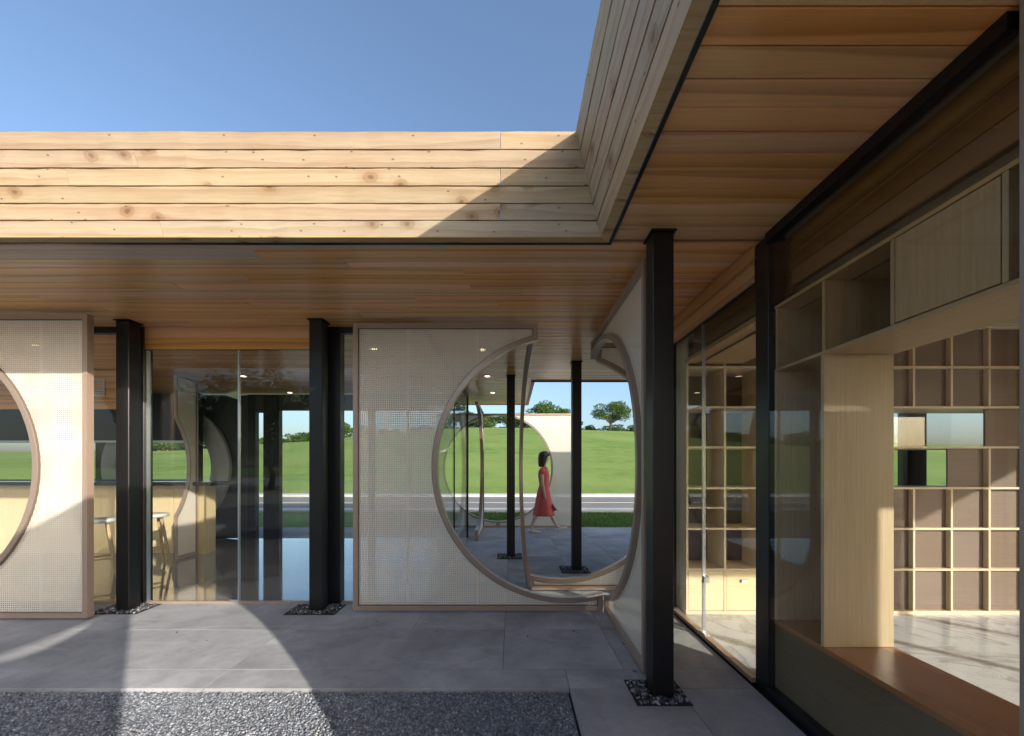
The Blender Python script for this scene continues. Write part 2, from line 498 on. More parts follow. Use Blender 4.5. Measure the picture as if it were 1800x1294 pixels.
# ------------------------------------------------------------------ terrain
CR = [(-400, 4.5), (-150, 4.8), (-82, 5.4), (-52, 7.4), (-30, 9.6), (-14, 10.9), (8, 10.8), (23, 10.2), (60, 8.2), (120, 6.5), (400, 5)]
def crest(x):
    for (a, ha), (b, hb) in zip(CR, CR[1:]):
        if x <= b:
            t = max(0, min(1, (x - a) / (b - a)))
            t = t * t * (3 - 2 * t) * .5 + t * .5
            return ha + (hb - ha) * t
    return CR[-1][1]
def ground_z(x, y):
    if y <= 19.2: return -.035
    c = crest(x * 95 / max(y, 30) if y < 95 else x)
    s = (y - 19.2) / 75.8
    if s < 1:
        return -.035 + c * (1 - (1 - s) ** 1.2) 
    return -.035 + c - min(3.0, (y - 95) * .03)
xs = [-1500, -600, -300, -180, -130] + list(range(-100, 101, 4)) + [130, 180, 300, 600, 1500]
ys = [-1500, -500, -200, -100, -50, -25, -10, 0, 10, 19.2] + [19.2 + 75.8 * i / 40 for i in range(1, 41)] + [100, 110, 130, 170, 250, 400, 700, 1500]
V = [(x, y, ground_z(x, y) + (0.05 * math.sin(x * .13) * math.sin(y * .11) * min(1, max(0, (y - 22) / 20)) * 3)) for y in ys for x in xs]
nx = len(xs)
F = [(j * nx + i, j * nx + i + 1, (j + 1) * nx + i + 1, (j + 1) * nx + i) for j in range(len(ys) - 1) for i in range(nx - 1)]
obj('grass_ground', V, F, 'grass', smooth=True, kind='structure')
# courtyard base below slabs and gravel
box('courtyard_base', -9.5, 6.4, -6.5, 8.55, -.034, -.03, 'soil', kind='structure')

box('bounce_ground', -45, -9.5, -45, 8.0, -.034, -.02, 'bounce_ground', kind='structure')  # unseen pale ground added to bounce sunlight onto soffit and screens
box('bounce_ground', -9.5, 30, -45, -6.5, -.034, -.02, 'bounce_ground', kind='structure')
# road with kerbs
road = box('road', -300, 300, 12.15, 17.6, -.034, -.022, 'asphalt', kind='structure')
kn = box('near_kerb', -300, 300, 11.55, 12.15, -.03, .05, 'kerb', bev=.01, kind='structure')
kf = box('far_kerb', -300, 300, 17.6, 18.1, -.03, .08, 'kerb', bev=.01, kind='structure')
box('verge', -300, 300, 18.1, 19.3, -.03, .03, 'kerb', kind='structure')
box('road_line', -300, 300, 14.75, 14.87, -.024, -.018, 'road_paint', kind='structure')

# ------------------------------------------------------------------ paving slabs
pav = bpy.data.objects.new('pavement', None); COL.objects.link(pav); pav['kind'] = 'structure'
def slab(x0, x1, y0, y1):
    g = .0018
    me = bpy.data.meshes.new('paving_slab')
    hx, hy = (x1 - x0) / 2 - g, (y1 - y0) / 2 - g
    me.from_pydata(boxv(-hx, hx, -hy, hy, 0, .03), [], BOXF)
    o = obj_me('paving_slab', me, 'concrete', pav, ((x0 + x1) / 2, (y0 + y1) / 2, -.03 + random.uniform(-.0006, .0006)), (random.uniform(-.0006, .0006), random.uniform(-.0006, .0006), 0))
ysl = [2.312, 2.53, 3.15, 4.45, 5.75, 7.2, 8.54]
for r_, (a, b) in enumerate(zip(ysl, ysl[1:])):
    xj = [-9.5, -7.4, -5.4, -3.6, -1.82, -.06, .72, 1.43, 2.6, 4.3, 6.4]
    if r_ == 0: xj = [-9.5, -5.4, -1.82, .34, .90, 1.43]
    if r_ < 3: xj = [q for q in xj if q <= 1.43]
    if r_ >= 2: xj = [q for q in xj if q >= -.9] if r_ < 5 else xj
    if 2 <= r_ < 5: xj = [-.80] + [q for q in xj if q > -.5]
    for c, d in zip(xj, xj[1:]): slab(c, d, a, b)
slab(-9.5, -5.4, 3.15, 3.76); slab(-5.4, -3.6, 3.15, 3.76); slab(-3.6, -1.82, 3.15, 3.76); slab(-1.82, -.80, 3.15, 3.76)
for a, b in ((1.62, 2.312), (.9, 1.62), (.1, .9), (-.8, .1), (-2.2, -.8), (-4, -2.2), (-6.5, -4)):
    slab(.34, .98, a, b); slab(.98, 1.43, a, b)
    if b < 0: slab(1.43, 3.4, a, b)

# ------------------------------------------------------------------ gravel
def stones(n, px, py, size, z0=-.028, zs=.012, flat=.6):
    t = (1 + 5 ** .5) / 2
    ico = np.array([(-1, t, 0), (1, t, 0), (-1, -t, 0), (1, -t, 0), (0, -1, t), (0, 1, t), (0, -1, -t), (0, 1, -t), (t, 0, -1), (t, 0, 1), (-t, 0, -1), (-t, 0, 1)]) / 1.9
    fc = np.array([(0, 11, 5), (0, 5, 1), (0, 1, 7), (0, 7, 10), (0, 10, 11), (1, 5, 9), (5, 11, 4), (11, 10, 2), (10, 7, 6), (7, 1, 8), (3, 9, 4), (3, 4, 2), (3, 2, 6), (3, 6, 8), (3, 8, 9), (4, 9, 5), (2, 4, 11), (6, 2, 10), (8, 6, 7), (9, 8, 1)])
    sc = size * rng.uniform(.55, 1.25, (n, 1, 1)) * np.stack([rng.uniform(.8, 1.5, n), rng.uniform(.6, 1.0, n), rng.uniform(.45, .8, n) * flat / .6], 1)[:, None, :]
    v = ico[None] * (1 + rng.uniform(-.22, .22, (n, 12, 1))) * sc
    q = rng.normal(size=(n, 4)); q[:, 1:3] *= .45; q /= np.linalg.norm(q, axis=1, keepdims=True)
    w, x, y, z = q.T
    Rm = np.stack([1 - 2 * (y * y + z * z), 2 * (x * y - z * w), 2 * (x * z + y * w), 2 * (x * y + z * w), 1 - 2 * (x * x + z * z), 2 * (y * z - x * w), 2 * (x * z - y * w), 2 * (y * z + x * w), 1 - 2 * (x * x + y * y)], 1).reshape(n, 3, 3)
    v = np.einsum('nij,nkj->nki', Rm, v)
    v[:, :, 0] += px[:, None]; v[:, :, 1] += py[:, None]; v[:, :, 2] += (z0 + rng.uniform(0, zs, n))[:, None]
    vv = v.reshape(-1, 3)
    ff = (fc[None] + 12 * np.arange(n)[:, None, None]).reshape(-1, 3)
    return vv, ff
def np_mesh(name, vv, ff):
    me = bpy.data.meshes.new(name)
    k = ff.shape[1]
    me.vertices.add(len(vv)); me.vertices.foreach_set('co', vv.astype(np.float32).ravel())
    me.loops.add(len(ff) * k); me.loops.foreach_set('vertex_index', ff.astype(np.int32).ravel())
    me.polygons.add(len(ff)); me.polygons.foreach_set('loop_start', np.arange(0, len(ff) * k, k, dtype=np.int32))
    me.polygons.foreach_set('loop_total', np.full(len(ff), k, dtype=np.int32))
    me.update(calc_edges=True)
    return me
n = 60000
gx = rng.uniform(-3.6, .325, n); gy = 2.300 - rng.beta(1, 1.3, n) * 1.1
vv, ff = stones(n, gx, gy, .0074)
obj_me('gravel', np_mesh('gravel', vv, ff), 'gravel', kind='stuff')
n = 9000
vv, ff = stones(n, rng.uniform(-9.4, .325, n), rng.uniform(-6, 1.25, n), .02)
obj_me('coarse_gravel', np_mesh('coarse_gravel', vv, ff), 'gravel', kind='stuff')
box('gravel_bed', -9.4, .33, -6.4, 2.306, -.030, -.024, 'gravel', kind='structure')

# a few dry leaves blown onto stone and gravel
dv, df = [], []
for q in range(16):
    x, y = random.uniform(-3.4, .9), random.uniform(1.9, 3.4)
    z = .003 if y > 2.312 else -.012
    a = random.uniform(0, 6.28); L0 = random.uniform(.010, .02)
    ca, sa = math.cos(a), math.sin(a)
    base = len(dv)
    for (u, w, h) in ((-1, 0, 0), (-.3, .42, .25), (.5, .35, .2), (1, 0, .35), (.5, -.35, .15), (-.3, -.42, .3)):
        dv.append((x + L0 * (u * ca - w * sa), y + L0 * (u * sa + w * ca), z + L0 * h))
    df += [(base, base + 1, base + 5), (base + 1, base + 2, base + 4, base + 5), (base + 2, base + 3, base + 4)]
obj('fallen_leaves', dv, df, 'dry_leaf', kind='stuff')

# ------------------------------------------------------------------ steel columns with pebble squares
SOF = 2.64
def column(x0, y0, label, padl, w=.118, d=.118, pad=(.26, .22)):
    cx, cy = x0 + w / 2, y0 + d / 2
    t = thing('steel_column', label, 'column', (cx, cy, 0), 0, 'black steel columns under the soffit')
    box('shaft', x0, x0 + w, y0, y0 + d, -.02, SOF - .012, 'steel', t, bev=.004)
    box('cap_plate', x0 - .012, x0 + w + .012, y0 - .012, y0 + d + .012, SOF - .012, SOF - .0015, 'steel', t)
    px0, px1, py0, py1 = cx - pad[0] / 1, cx + pad[0] * .8, cy - pad[1], cy + pad[1]
    b = box('pebble_square', px0, px1, py0, py1, -.01, .0045, 'soil', None)
    tag(b, padl, 'planting square', 'pebble squares at the column feet')
    n = 480
    a = rng.uniform(px0 + .01, px1 - .01, n); c = rng.uniform(py0 + .01, py1 - .01, n)
    keep = (abs(a - cx) > w / 2 + .004) | (abs(c - cy) > d / 2 + .004)
    v, f = stones(int(keep.sum()), a[keep] - b.location.x, c[keep] - b.location.y, .010, z0=.006 - b.location.z, zs=.006)
    obj_me('pebbles', np_mesh('pebbles', v, f), 'pebble', b, kind='stuff')
    return t
column(.794, 2.209, 'black steel column nearest the camera, right of the folded cane screen', 'dark square of soil and pebbles around the nearest column', pad=(.17, .13))
column(-3.580, 3.545, 'black steel column beside the sunlit left cane screen', 'dark square of soil and pebbles at the column beside the sunlit left screen', pad=(.24, .13))
column(-1.826, 3.53, 'black steel column left of the middle cane screen', 'dark square of soil and pebbles at the column just left of the middle screen', pad=(.25, .13))
column(-.075, 5.68, 'black steel column seen inside the round opening, left of the woman', 'dark square of soil and pebbles at the column left of the woman', pad=(.2, .17))
column(.757, 4.93, 'black steel column seen inside the round opening, right of the woman', 'dark square of soil and pebbles at the column right of the woman', pad=(.2, .17))

# ------------------------------------------------------------------ roof: slab, soffit planks, fascia planks
roof = thing('canopy_roof', 'flat timber roof over the walkway with pale corbelled plank fascia and brown soffit', 'roof', (0, 0, SOF))
def rbox(name, *a, **k):
    return box(name, *a, roof, **k)
rbox('roof_slab', -12, 12, 2.36, 6.05, SOF + .022, 2.78, 'slab')
rbox('roof_slab', -12, .30, 6.05, 8.33, SOF + .022, 2.78, 'slab')
rbox('roof_slab', .60, 7.2, -.3, 2.36, SOF + .022, 2.78, 'slab')
rbox('roof_slab', .60, 1.25, -7, -.3, SOF + .022, 2.78, 'slab')
nsof = 0
def soffit(x0, x1, y0, y1, mat='cedar'):
    g = .0019
    hx, hy = (x1 - x0) / 2 - g * .6, (y1 - y0) / 2 - g
    me = bpy.data.meshes.new('soffit_plank')
    b = .0026
    # board with eased lower edges
    prof = [(-hy, .018), (-hy, b), (-hy + b, 0), (hy - b, 0), (hy, b), (hy, .018)]
    V = [(-hx, y, z) for y, z in prof] + [(hx, y, z) for y, z in prof]
    k = len(prof)
    F = [(i, (i + 1) % k, k + (i + 1) % k, k + i) for i in range(k)] + [tuple(range(k))[::-1], tuple(range(k, 2 * k))]
    me.from_pydata(V, [], F)
    o = obj_me('soffit_plank', me, mat, roof, ((x0 + x1) / 2, (y0 + y1) / 2, random.uniform(0, .0016)))
    return o
pw = .1065
y = .93
k = 0
while y < 8.34:
    y1 = min(y + pw, 8.34)
    if y1 < 2.34:
        soffit(.592, 1.565, y, y1)
    elif y < 6.05:
        xa = -9.0
        js = []
        x = xa + random.uniform(.6, 3.4)
        if y < 2.6: x = -7.9
        while x < 1.3:
            js.append(x); x += random.uniform(2.0, 4.2)
        js = [xa] + js + [1.565 if y < 3.5 else 6.0]
        if y < 2.34: js = [q for q in js]
        if y < 2.5: js = [-9.0, -5.6, -3.3, -.39 if y1 < 2.45 else -1.6, 1.565]
        for a, b in zip(js, js[1:]):
            soffit(a, b, max(y, 2.347) if a < .5 else y, y1, 'cedar_pale' if y < 2.5 and b < 0 else 'cedar')
    else:
        m_ = random.uniform(-6, -2)
        soffit(-9, m_, y, y1); soffit(m_, .32, y, y1)
    y = y1; k += 1
box('soffit_plank', .62, 1.565, -6.9, .93, SOF, SOF + .018, 'cedar', roof)
# black shadow-gap strips along the fascia foot
rbox('edge_strip', -9.5, .592, 2.327, 2.345, SOF - .012, SOF + .02, 'steel')
rbox('edge_strip', .574, .592, -7, 2.327, SOF - .012, SOF + .02, 'steel')
rbox('edge_strip', .322, 6, 6.055, 6.08, SOF - .02, SOF + .02, 'steel')
rbox('edge_strip', .30, .322, 6.08, 8.36, SOF - .02, SOF + .02, 'steel')

def fascia_row(p0, e, L, i, miter0=0, miter1=0, joints=(), lean=.177, rows=6, H=.464, z0=SOF, thick=.055, mat='pine', outer_lean=True):
    """one course of fascia boards. p0: corner of the foot of the wall face; e: direction; outward is local -Y."""
    ang = math.atan2(e[1], e[0])
    ph = H / rows
    gap = .0055
    zb, zt = z0 + i * ph, z0 + (i + 1) * ph - gap
    ob = lean * i / rows + .0025
    ot = lean * (i + .96) / rows
    cuts = [0] + list(joints) + [L]
    for a, b in zip(cuts, cuts[1:]):
        nseg = max(2, int((b - a) / .09))
        V = []
        wob = rng.normal(0, .0010, nseg + 1)
        wob2 = rng.normal(0, .0012, nseg + 1)
        for s in range(nseg + 1):
            t = s / nseg
            for (dd, z, kk) in ((ob, zb + wob[s], 0), (ot, zt + wob2[s], 0), (ot - thick, zt, 1), (ob - thick, zb + .0, 1)):
                xs_ = a + (b - a) * t
                # dd: distance outward (local -Y)
                if a == 0 and miter0 and s == 0: xs_ = a + dd * miter0
                if b == L and miter1 and s == nseg: xs_ = b - dd * miter1
                if (a > 0 and s == 0): xs_ += .0012
                if (b < L and s == nseg): xs_ -= .0012
                V.append((xs_, -dd + (wob[s] * .6 if not kk else 0), z))
        F = []
        for s in range(nseg):
            o = s * 4
            for q in range(4):
                F.append((o + q, o + (q + 1) % 4, o + 4 + (q + 1) % 4, o + 4 + q))
        F.append((3, 2, 1, 0)); o = nseg * 4; F.append((o, o + 1, o + 2, o + 3))
        cx = (a + b) / 2
        zc = (zb + zt) / 2
        V = [(v[0] - cx, v[1], v[2] - zc) for v in V]
        c, s_ = math.cos(ang), math.sin(ang)
        me = bpy.data.meshes.new('fascia_plank')
        me.from_pydata(V, [], [tuple(reversed(f)) for f in F])
        me.update()
        obj_me('fascia_plank', me, mat, roof, (p0[0] + c * cx, p0[1] + s_ * cx, zc - SOF), (0, 0, ang))
XR, YB = .517, 2.277
L = 10.0
jback = {0: (10 - 1.55 - .5,), 1: (), 2: (9.20,), 3: (), 4: (7.14,), 5: ()}
def xj(px, i):
    yy = YB - .177 * (i + .4) / 6
    return L - (XR - (px - 900) / 690 * yy)
J = {0: [285], 1: [880], 2: [], 3: [880, 120], 4: [240], 5: [880]}
for i in range(6):
    jj = sorted(xj(p, i) for p in J[i])
    # extra joints further off to the left
    jj = [2.6 + .7 * (i % 3)] + jj
    fascia_row((XR - L, YB), (1, 0), L, i, miter1=1, joints=jj)
for i in range(6):
    fascia_row((XR, YB), (0, -1), 9.2, i, miter0=1, joints=[2.9 + .8 * (i % 3), 6.3 - .5 * (i % 2)])
# cut undersides of the lowest boards
def quadpiece(name, pts, z0, z1, mat):
    cx = sum(p[0] for p in pts) / 4; cy = sum(p[1] for p in pts) / 4
    V = [(p[0] - cx, p[1] - cy, 0) for p in pts] + [(p[0] - cx, p[1] - cy, z1 - z0) for p in pts]
    return obj(name, V, BOXF, mat, roof, (cx, cy, z0 - SOF))
quadpiece('fascia_foot', [(-9.4, YB - .004), (XR - .004, YB - .004), (XR + .055, YB + .050), (-9.4, YB + .050)], SOF - .007, SOF - .001, 'pine_cut')
quadpiece('fascia_foot', [(XR - .004, -7), (XR + .055, -7), (XR + .055, YB + .048), (XR - .004, YB - .006)], SOF - .0075, SOF - .0015, 'pine_cut')
# far side edges of the roof
for i in range(2):
    fascia_row((12, 6.14), (-1, 0), 11.68, i, lean=.04, rows=6, joints=(4.1 + i, 8.2 - i))
    fascia_row((.355, 6.2), (0, 1), 2.2, i, lean=.04, rows=6) if False else None
for i in range(2):
    fascia_row((.38, 8.45), (0, -1), 0.01 + 2.2, i, lean=.0, rows=6, joints=()) if False else None
rbox('fascia_plank', .323, .355, 6.145, 8.40, SOF - .005, SOF + .14, 'pine', along='y')
rbox('fascia_plank', -12, .322, 8.362, 8.40, SOF - .005, SOF + .14, 'pine')
# outer side of the canopy behind the camera
rbox('fascia_plank', 1.252, 1.29, -7, -.32, SOF - .005, SOF + .12, 'pine', along='y')

# ------------------------------------------------------------------ recessed downlights
def downlight(x, y, label):
    t = thing('downlight', label, 'ceiling light', (x, y, SOF), 0, 'recessed ceiling lights')
    v, f = lathe([(.045, -.006), (.055, -.004), (.055, -.001), (.045, -.001)], 20); obj('trim_ring', v, f, 'white', t, smooth=True)
    v, f = lathe([(.0, -.0065), (.038, -.0075), (.038, -.003), (0, -.002)], 16); obj('lens', v, f, 'lamp', t)
DL = [(-.36, 5.74, 'small lit downlight in the soffit seen in the round opening, nearer one'), (-.345, 7.0, 'small lit downlight in the soffit seen in the round opening, farther one'),
      (-3.93, 5.74, 'small lit downlight behind the glass doors, near the steel joint'), (-3.96, 7.0, 'small lit downlight behind the right glass door, farther back'),
      (-1.55, 4.4, 'small lit downlight glimpsed through the cane near the middle screen left edge'), (-.335, 4.45, 'small lit downlight glimpsed through the cane above the round opening'),
      (-5.2, 4.3, 'small lit downlight glimpsed through the top of the left cane screen')]
for a in DL: downlight(*a)

# ------------------------------------------------------------------ woven cane screens
def offset_in(P, w):
    n = len(P); out = []
    area = sum(P[i][0] * P[(i + 1) % n][1] - P[(i + 1) % n][0] * P[i][1] for i in range(n))
    s = 1 if area > 0 else -1
    for i in range(n):
        p0, p1, p2 = Vector(P[i - 1]), Vector(P[i]), Vector(P[(i + 1) % n])
        d1, d2 = (p1 - p0).normalized(), (p2 - p1).normalized()
        n1, n2 = Vector((-d1.y, d1.x)) * s, Vector((-d2.y, d2.x)) * s
        b = (n1 + n2)
        b = b.normalized() if b.length > 1e-6 else n1
        c = max(.35, b.dot(n1))
        out.append(tuple(p1 + b * (w / c)))
    return out
def screen(label, loc, ang, loops, w=.042, d=.055, mesh_mat='rattan', rim_w=.042, frame='champ', group='woven cane screens with round openings'):
    """loops: list of (points, flags): points (s,z) closed outline; flag 1 = the edge leaving this point is part of an arc.
    local X along the screen, depth along local Y (0..d)."""
    t = thing('cane_screen', label, 'screen', (*loc, 0), ang, group)
    for P, Fl in loops:
        Q = offset_in(P, w)
        n = len(P)
        runs = []
        start = next((i for i in range(n) if Fl[i] != Fl[i - 1]), 0)
        i = 0
        while i < n:
            a = (start + i) % n; fl = Fl[a]; run = [a]; i += 1
            if fl:
                while i < n and Fl[(start + i) % n]: run.append((start + i) % n); i += 1
            runs.append((fl, run))
        for fl, run in runs:
            idx = run + [(run[-1] + 1) % n]
            yo = -.004 if fl else 0.0
            de = d + (.008 if fl else 0)
            V, Fc = [], []
            for a in idx:
                for (s, z) in (P[a], Q[a]):
                    V += [(s, yo, z), (s, yo + de, z)]
            m_ = len(idx)
            for j in range(m_ - 1):
                o = j * 4
                # 0 outer-front 1 outer-back 2 inner-front 3 inner-back
                Fc += [(o, o + 4, o + 6, o + 2), (o + 1, o + 3, o + 7, o + 5), (o, o + 1, o + 5, o + 4), (o + 2, o + 6, o + 7, o + 3)]
            Fc += [(0, 2, 3, 1), ((m_ - 1) * 4, (m_ - 1) * 4 + 1, (m_ - 1) * 4 + 3, (m_ - 1) * 4 + 2)]
            me = bpy.data.meshes.new('curved_rim' if fl else 'frame_rail')
            me.from_pydata(V, [], Fc)
            bm = bmesh.new(); bm.from_mesh(me); bmesh.ops.recalc_face_normals(bm, faces=bm.faces); bm.to_mesh(me); bm.free()
            obj_me(me.name, me, 'rim' if fl else frame, t)
            # slim dark bead that pins the cane along the inner side
            W2 = offset_in(P, w + .007)
            V, Fc = [], []
            for a in idx:
                for (s, z) in (Q[a], W2[a]):
                    V += [(s, .006, z), (s, .016, z)]
            for j in range(m_ - 1):
                o = j * 4
                Fc += [(o, o + 4, o + 6, o + 2), (o + 1, o + 3, o + 7, o + 5), (o + 2, o + 6, o + 7, o + 3)]
            obj('cane_bead', V, Fc, 'bead', t)
        me = bpy.data.meshes.new('woven_cane')
        bm = bmesh.new()
        vs_ = [bm.verts.new((s, .020, z)) for s, z in Q]
        for tri in tessellate_polygon([[Vector((a_, b_, 0)) for a_, b_ in Q]]):
            bm.faces.new([vs_[i_] for i_ in tri])
        bm.to_mesh(me); bm.free()
        obj_me('woven_cane', me, mesh_mat, t)
    return t
M['bead'] = plain('bead', (.16, .12, .10), rough=.5)
CZ, CRAD = 1.305, 1.168
def arc(cx, cz, r, a0, a1, n=56):
    return [(cx + r * math.cos(a0 + (a1 - a0) * i / n), cz + r * math.sin(a0 + (a1 - a0) * i / n)) for i in range(n + 1)]
def loop(*segs):
    """segs: list of point lists; lists longer than 6 are arcs"""
    P, Fl = [], []
    for s in segs:
        a = len(s) > 6
        for i, p in enumerate(s):
            P.append(p); Fl.append(1 if a and i < len(s) - 1 else 0)
    return P, Fl
# left screen (sunlit)
c = -5.247
dy = math.sqrt(CRAD ** 2 - (6.1 + c) ** 2)
a0 = math.atan2(-dy, -6.1 - c); a1 = math.atan2(dy, -6.1 - c)
screen('sunlit pale cane screen with round opening at the left edge of the view', (0, 3.34), 0,
       [loop([(-6.1, .017), (-3.616, .017), (-3.616, 2.607), (-6.1, 2.607)], arc(c, CZ, CRAD, a1, a0, 60))])
# middle screen
c = .497
xr, xt = .8125, .23
ab = math.atan2(-math.sqrt(CRAD ** 2 - (xr - c) ** 2), xr - c)
at_ = math.atan2(math.sqrt(CRAD ** 2 - (xt - c) ** 2), xt - c)
screen('wide shaded cane screen in the middle with a half-round opening on its right side', (0, 3.504), 0,
       [loop([(-1.42, .022), (xr, .022)], arc(c, CZ, CRAD, ab, at_ - 2 * math.pi, 80), [(xt, 2.588), (-1.42, 2.588)])])
# right screen, perpendicular, seen obliquely (local x along +Y, front face toward -X)
c = 3.76
yb_, yt_ = 3.500, 4.085
ab = math.atan2(-math.sqrt(CRAD ** 2 - (yb_ - c) ** 2), yb_ - c)
at_ = math.atan2(math.sqrt(CRAD ** 2 - (yt_ - c) ** 2), yt_ - c)
# local frame: rotate +90deg: local x -> +Y, local y -> -X ; shift so that the near face is at X=.8125
t = screen('cane screen turned end-on beside the nearest black column, with half-round opening', (.8725, 0), math.pi / 2,
       [loop([(2.44, .02), (yb_, .02)], arc(c, CZ, CRAD, ab, at_ - 2 * math.pi, 80), [(yt_, 2.60), (2.44, 2.60)])])
# back screen
c = .5
x0_, x1_ = .178, 1.45
la = math.atan2(-math.sqrt(CRAD ** 2 - (x1_ - c) ** 2), x1_ - c); lb = math.atan2(-math.sqrt(CRAD ** 2 - (x0_ - c) ** 2), x0_ - c)
ua = math.atan2(math.sqrt(CRAD ** 2 - (x1_ - c) ** 2), x1_ - c); ub = math.atan2(math.sqrt(CRAD ** 2 - (.885 - c) ** 2), .885 - c)
screen('cane screen behind the folded corner, its round rim low across the opening', (0, 4.09), 0,
       [loop([(x0_, .025), (x1_, .025)], arc(c, CZ, CRAD, la, lb, 30)),
        loop([(x1_, 2.60), (.885, 2.60)], arc(c, CZ, CRAD, ub, ua, 20))])
# strut screen, nearly edge-on
A = Vector((.205, 3.56)); B = Vector((.128, 4.62))
dv = (B - A); ang = math.atan2(dv.y, dv.x); Ls = dv.length
aa = math.atan2(math.sqrt(CRAD ** 2 - .05 ** 2), .05); bb = -1.36
outer = arc(-.05, CZ, CRAD + .085, bb, aa - .05, 50)
inner = arc(-.05, CZ, CRAD, aa - .05, bb, 50)
screen('thin curved cane strip seen edge-on, rising to the soffit left of the woman', A, ang,
       [loop(inner, outer)], w=.026, d=.03)
# far screens
c = -.30
screen('far cane wall behind the woman, top half sunlit, round opening on its left', (0, 8.50), 0,
       [loop([(-1.55, .0), (1.34, .0), (1.34, 2.47), (-1.55, 2.47)]) if False else
        loop([(c, .0), (1.34, .0), (1.34, 2.47), (c, 2.47)], arc(c, CZ - .02, CRAD - .02, math.pi / 2, -math.pi / 2, 60)),
        loop([(c - .003, 2.47), (-1.62, 2.47), (-1.62, .0), (c - .003, .0)], arc(c - .003, CZ - .02, CRAD - .02, -math.pi / 2, -math.pi * 1.5, 60))],
       mesh_mat='rattan_far', w=.03)
c = 7.05
yb_, ye = 6.95, 8.47
screen('far end-on cane screen with curved edge, left side of the round opening', (-.60, 0), math.pi / 2,
       [loop([(yb_, .0), (ye, .0), (ye, 2.47), (yb_, 2.47)], arc(c, CZ, CRAD - .05, math.atan2(1, -.09), math.atan2(-1, -.09), 60))], mesh_mat='rattan_far', w=.03)
c = 4.56  # screen built inside to stand for one mirrored in the door glass
th0 = math.acos((5.50 - c) / CRAD)
screen('narrow cane screen behind the left glass door, standing for a reflected one, arc-cut edge', (-4.70, 0), math.pi / 2,
       [loop([(5.50, .02), (5.88, .02), (5.88, 2.60), (5.50, 2.60)], arc(c, CZ, CRAD, th0, -th0, 40))], w=.022, d=.04)
# unseen screens added beside and behind the camera to shape the floor sunlight
c = -1.03
screen('cane screen with half-round opening on the right of the courtyard, out of view', (.93, 0), math.pi / 2,
       [loop([(c, .02), (.45, .02), (.45, 2.60), (c, 2.60)], arc(c, CZ, CRAD, math.pi / 2, -math.pi / 2, 60))], mesh_mat='rattan_dense')
cx_, cz_, rr_ = -.25, 2.9, 1.15
b0 = math.atan2(2.6 - cz_, math.sqrt(rr_ ** 2 - .09)); 
screen('unseen cane screen added behind the viewpoint, notched at its top to shape the sunlight', (0, -1.11), 0,
       [loop([(-2.3, .02), (.87, .02), (.87, 2.6)], arc(cx_, cz_, rr_, b0, -math.pi - b0, 40), [(-2.3, 2.6)])], mesh_mat='rattan_dense')

# ------------------------------------------------------------------ glass walls, left building
GY = 3.77
lg = thing('glass_wall', 'frameless glass doors and fixed panes of the left pavilion with black mullions', 'glass wall', (-2.6, GY, 0))
def pane(x0, x1, y0, y1, z0, z1, par, mat='glass', **k): return box('pane', x0, x1, y0, y1, z0, z1, mat, par, **k)
pane(-9.4, -3.602, GY - .006, GY + .006, .03, 2.58, lg)
pane(-3.498, -2.628, GY - .006, GY + .006, .022, 2.425, lg)
pane(-2.612, -1.757, GY - .006, GY + .006, .022, 2.425, lg)
pane(-1.632, -.835, GY - .006, GY + .006, .03, 2.58, lg)
box('mullion', -3.602, -3.502, GY - .04, GY + .06, 0, SOF - .002, 'mullion', lg, bev=.003)
box('mullion', -1.754, -1.634, GY - .04, GY + .06, 0, SOF - .002, 'mullion', lg, bev=.003)
box('edge_trim', -3.500, -3.490, GY - .02, GY + .02, 0.02, 2.42, 'lightmetal', lg)
box('meeting_strip', -2.626, -2.614, GY - .012, GY + .012, 0.01, 2.425, 'lightmetal', lg)
box('patch_fitting', -2.70, -2.615, GY - .018, GY - .0075, .01, .035, 'lightmetal', lg)
box('head_rail', -9.4, -3.604, GY - .03, GY + .03, 2.582, SOF - .002, 'mullion', lg)
box('head_rail', -1.632, -.80, GY - .03, GY + .03, 2.582, SOF - .002, 'mullion', lg)
box('head_rail', -3.50, -1.756, GY - .010, GY + .010, 2.427, 2.438, 'mullion', lg)
box('bulkhead_board', -3.50, -1.756, GY - .030, GY - .012, 2.43, 2.533, 'cedar', lg)
box('bulkhead_board', -3.50, -1.756, GY - .030, GY - .012, 2.536, SOF - .002, 'cedar', lg)
box('sill_rail', -9.4, -.80, GY - .015, GY + .015, 0.0, .02, 'champ', lg)
# side glass along the passage
sg = thing('glass_wall', 'side glazing of the left pavilion along the open passage', 'glass wall', (-.82, 5.5, 0))
pane(-.826, -.814, 3.80, 5.55, .022, 2.58, sg); pane(-.826, -.814, 5.57, 7.19, .022, 2.58, sg)
box('joint_post', -.832, -.808, 5.552, 5.568, 0, 2.58, 'mullion', sg); box('joint_post', -.84, -.80, 7.192, 7.23, 0, SOF, 'mullion', sg)
box('head_rail', -.84, -.80, 3.80, 7.19, 2.582, SOF - .002, 'mullion', sg)
box('sill_rail', -.84, -.80, 3.80, 7.19, 0, .02, 'champ', sg)
# inside of left pavilion
box('pavilion_floor', -9.4, -.80, 3.78, 7.2, -.03, .0, 'polished', kind='structure')
bw = thing('rear_wall', 'dark rear wall of the left pavilion with tall panes and a ring standing for a reflection', 'wall', (-4, 7.2, 0))
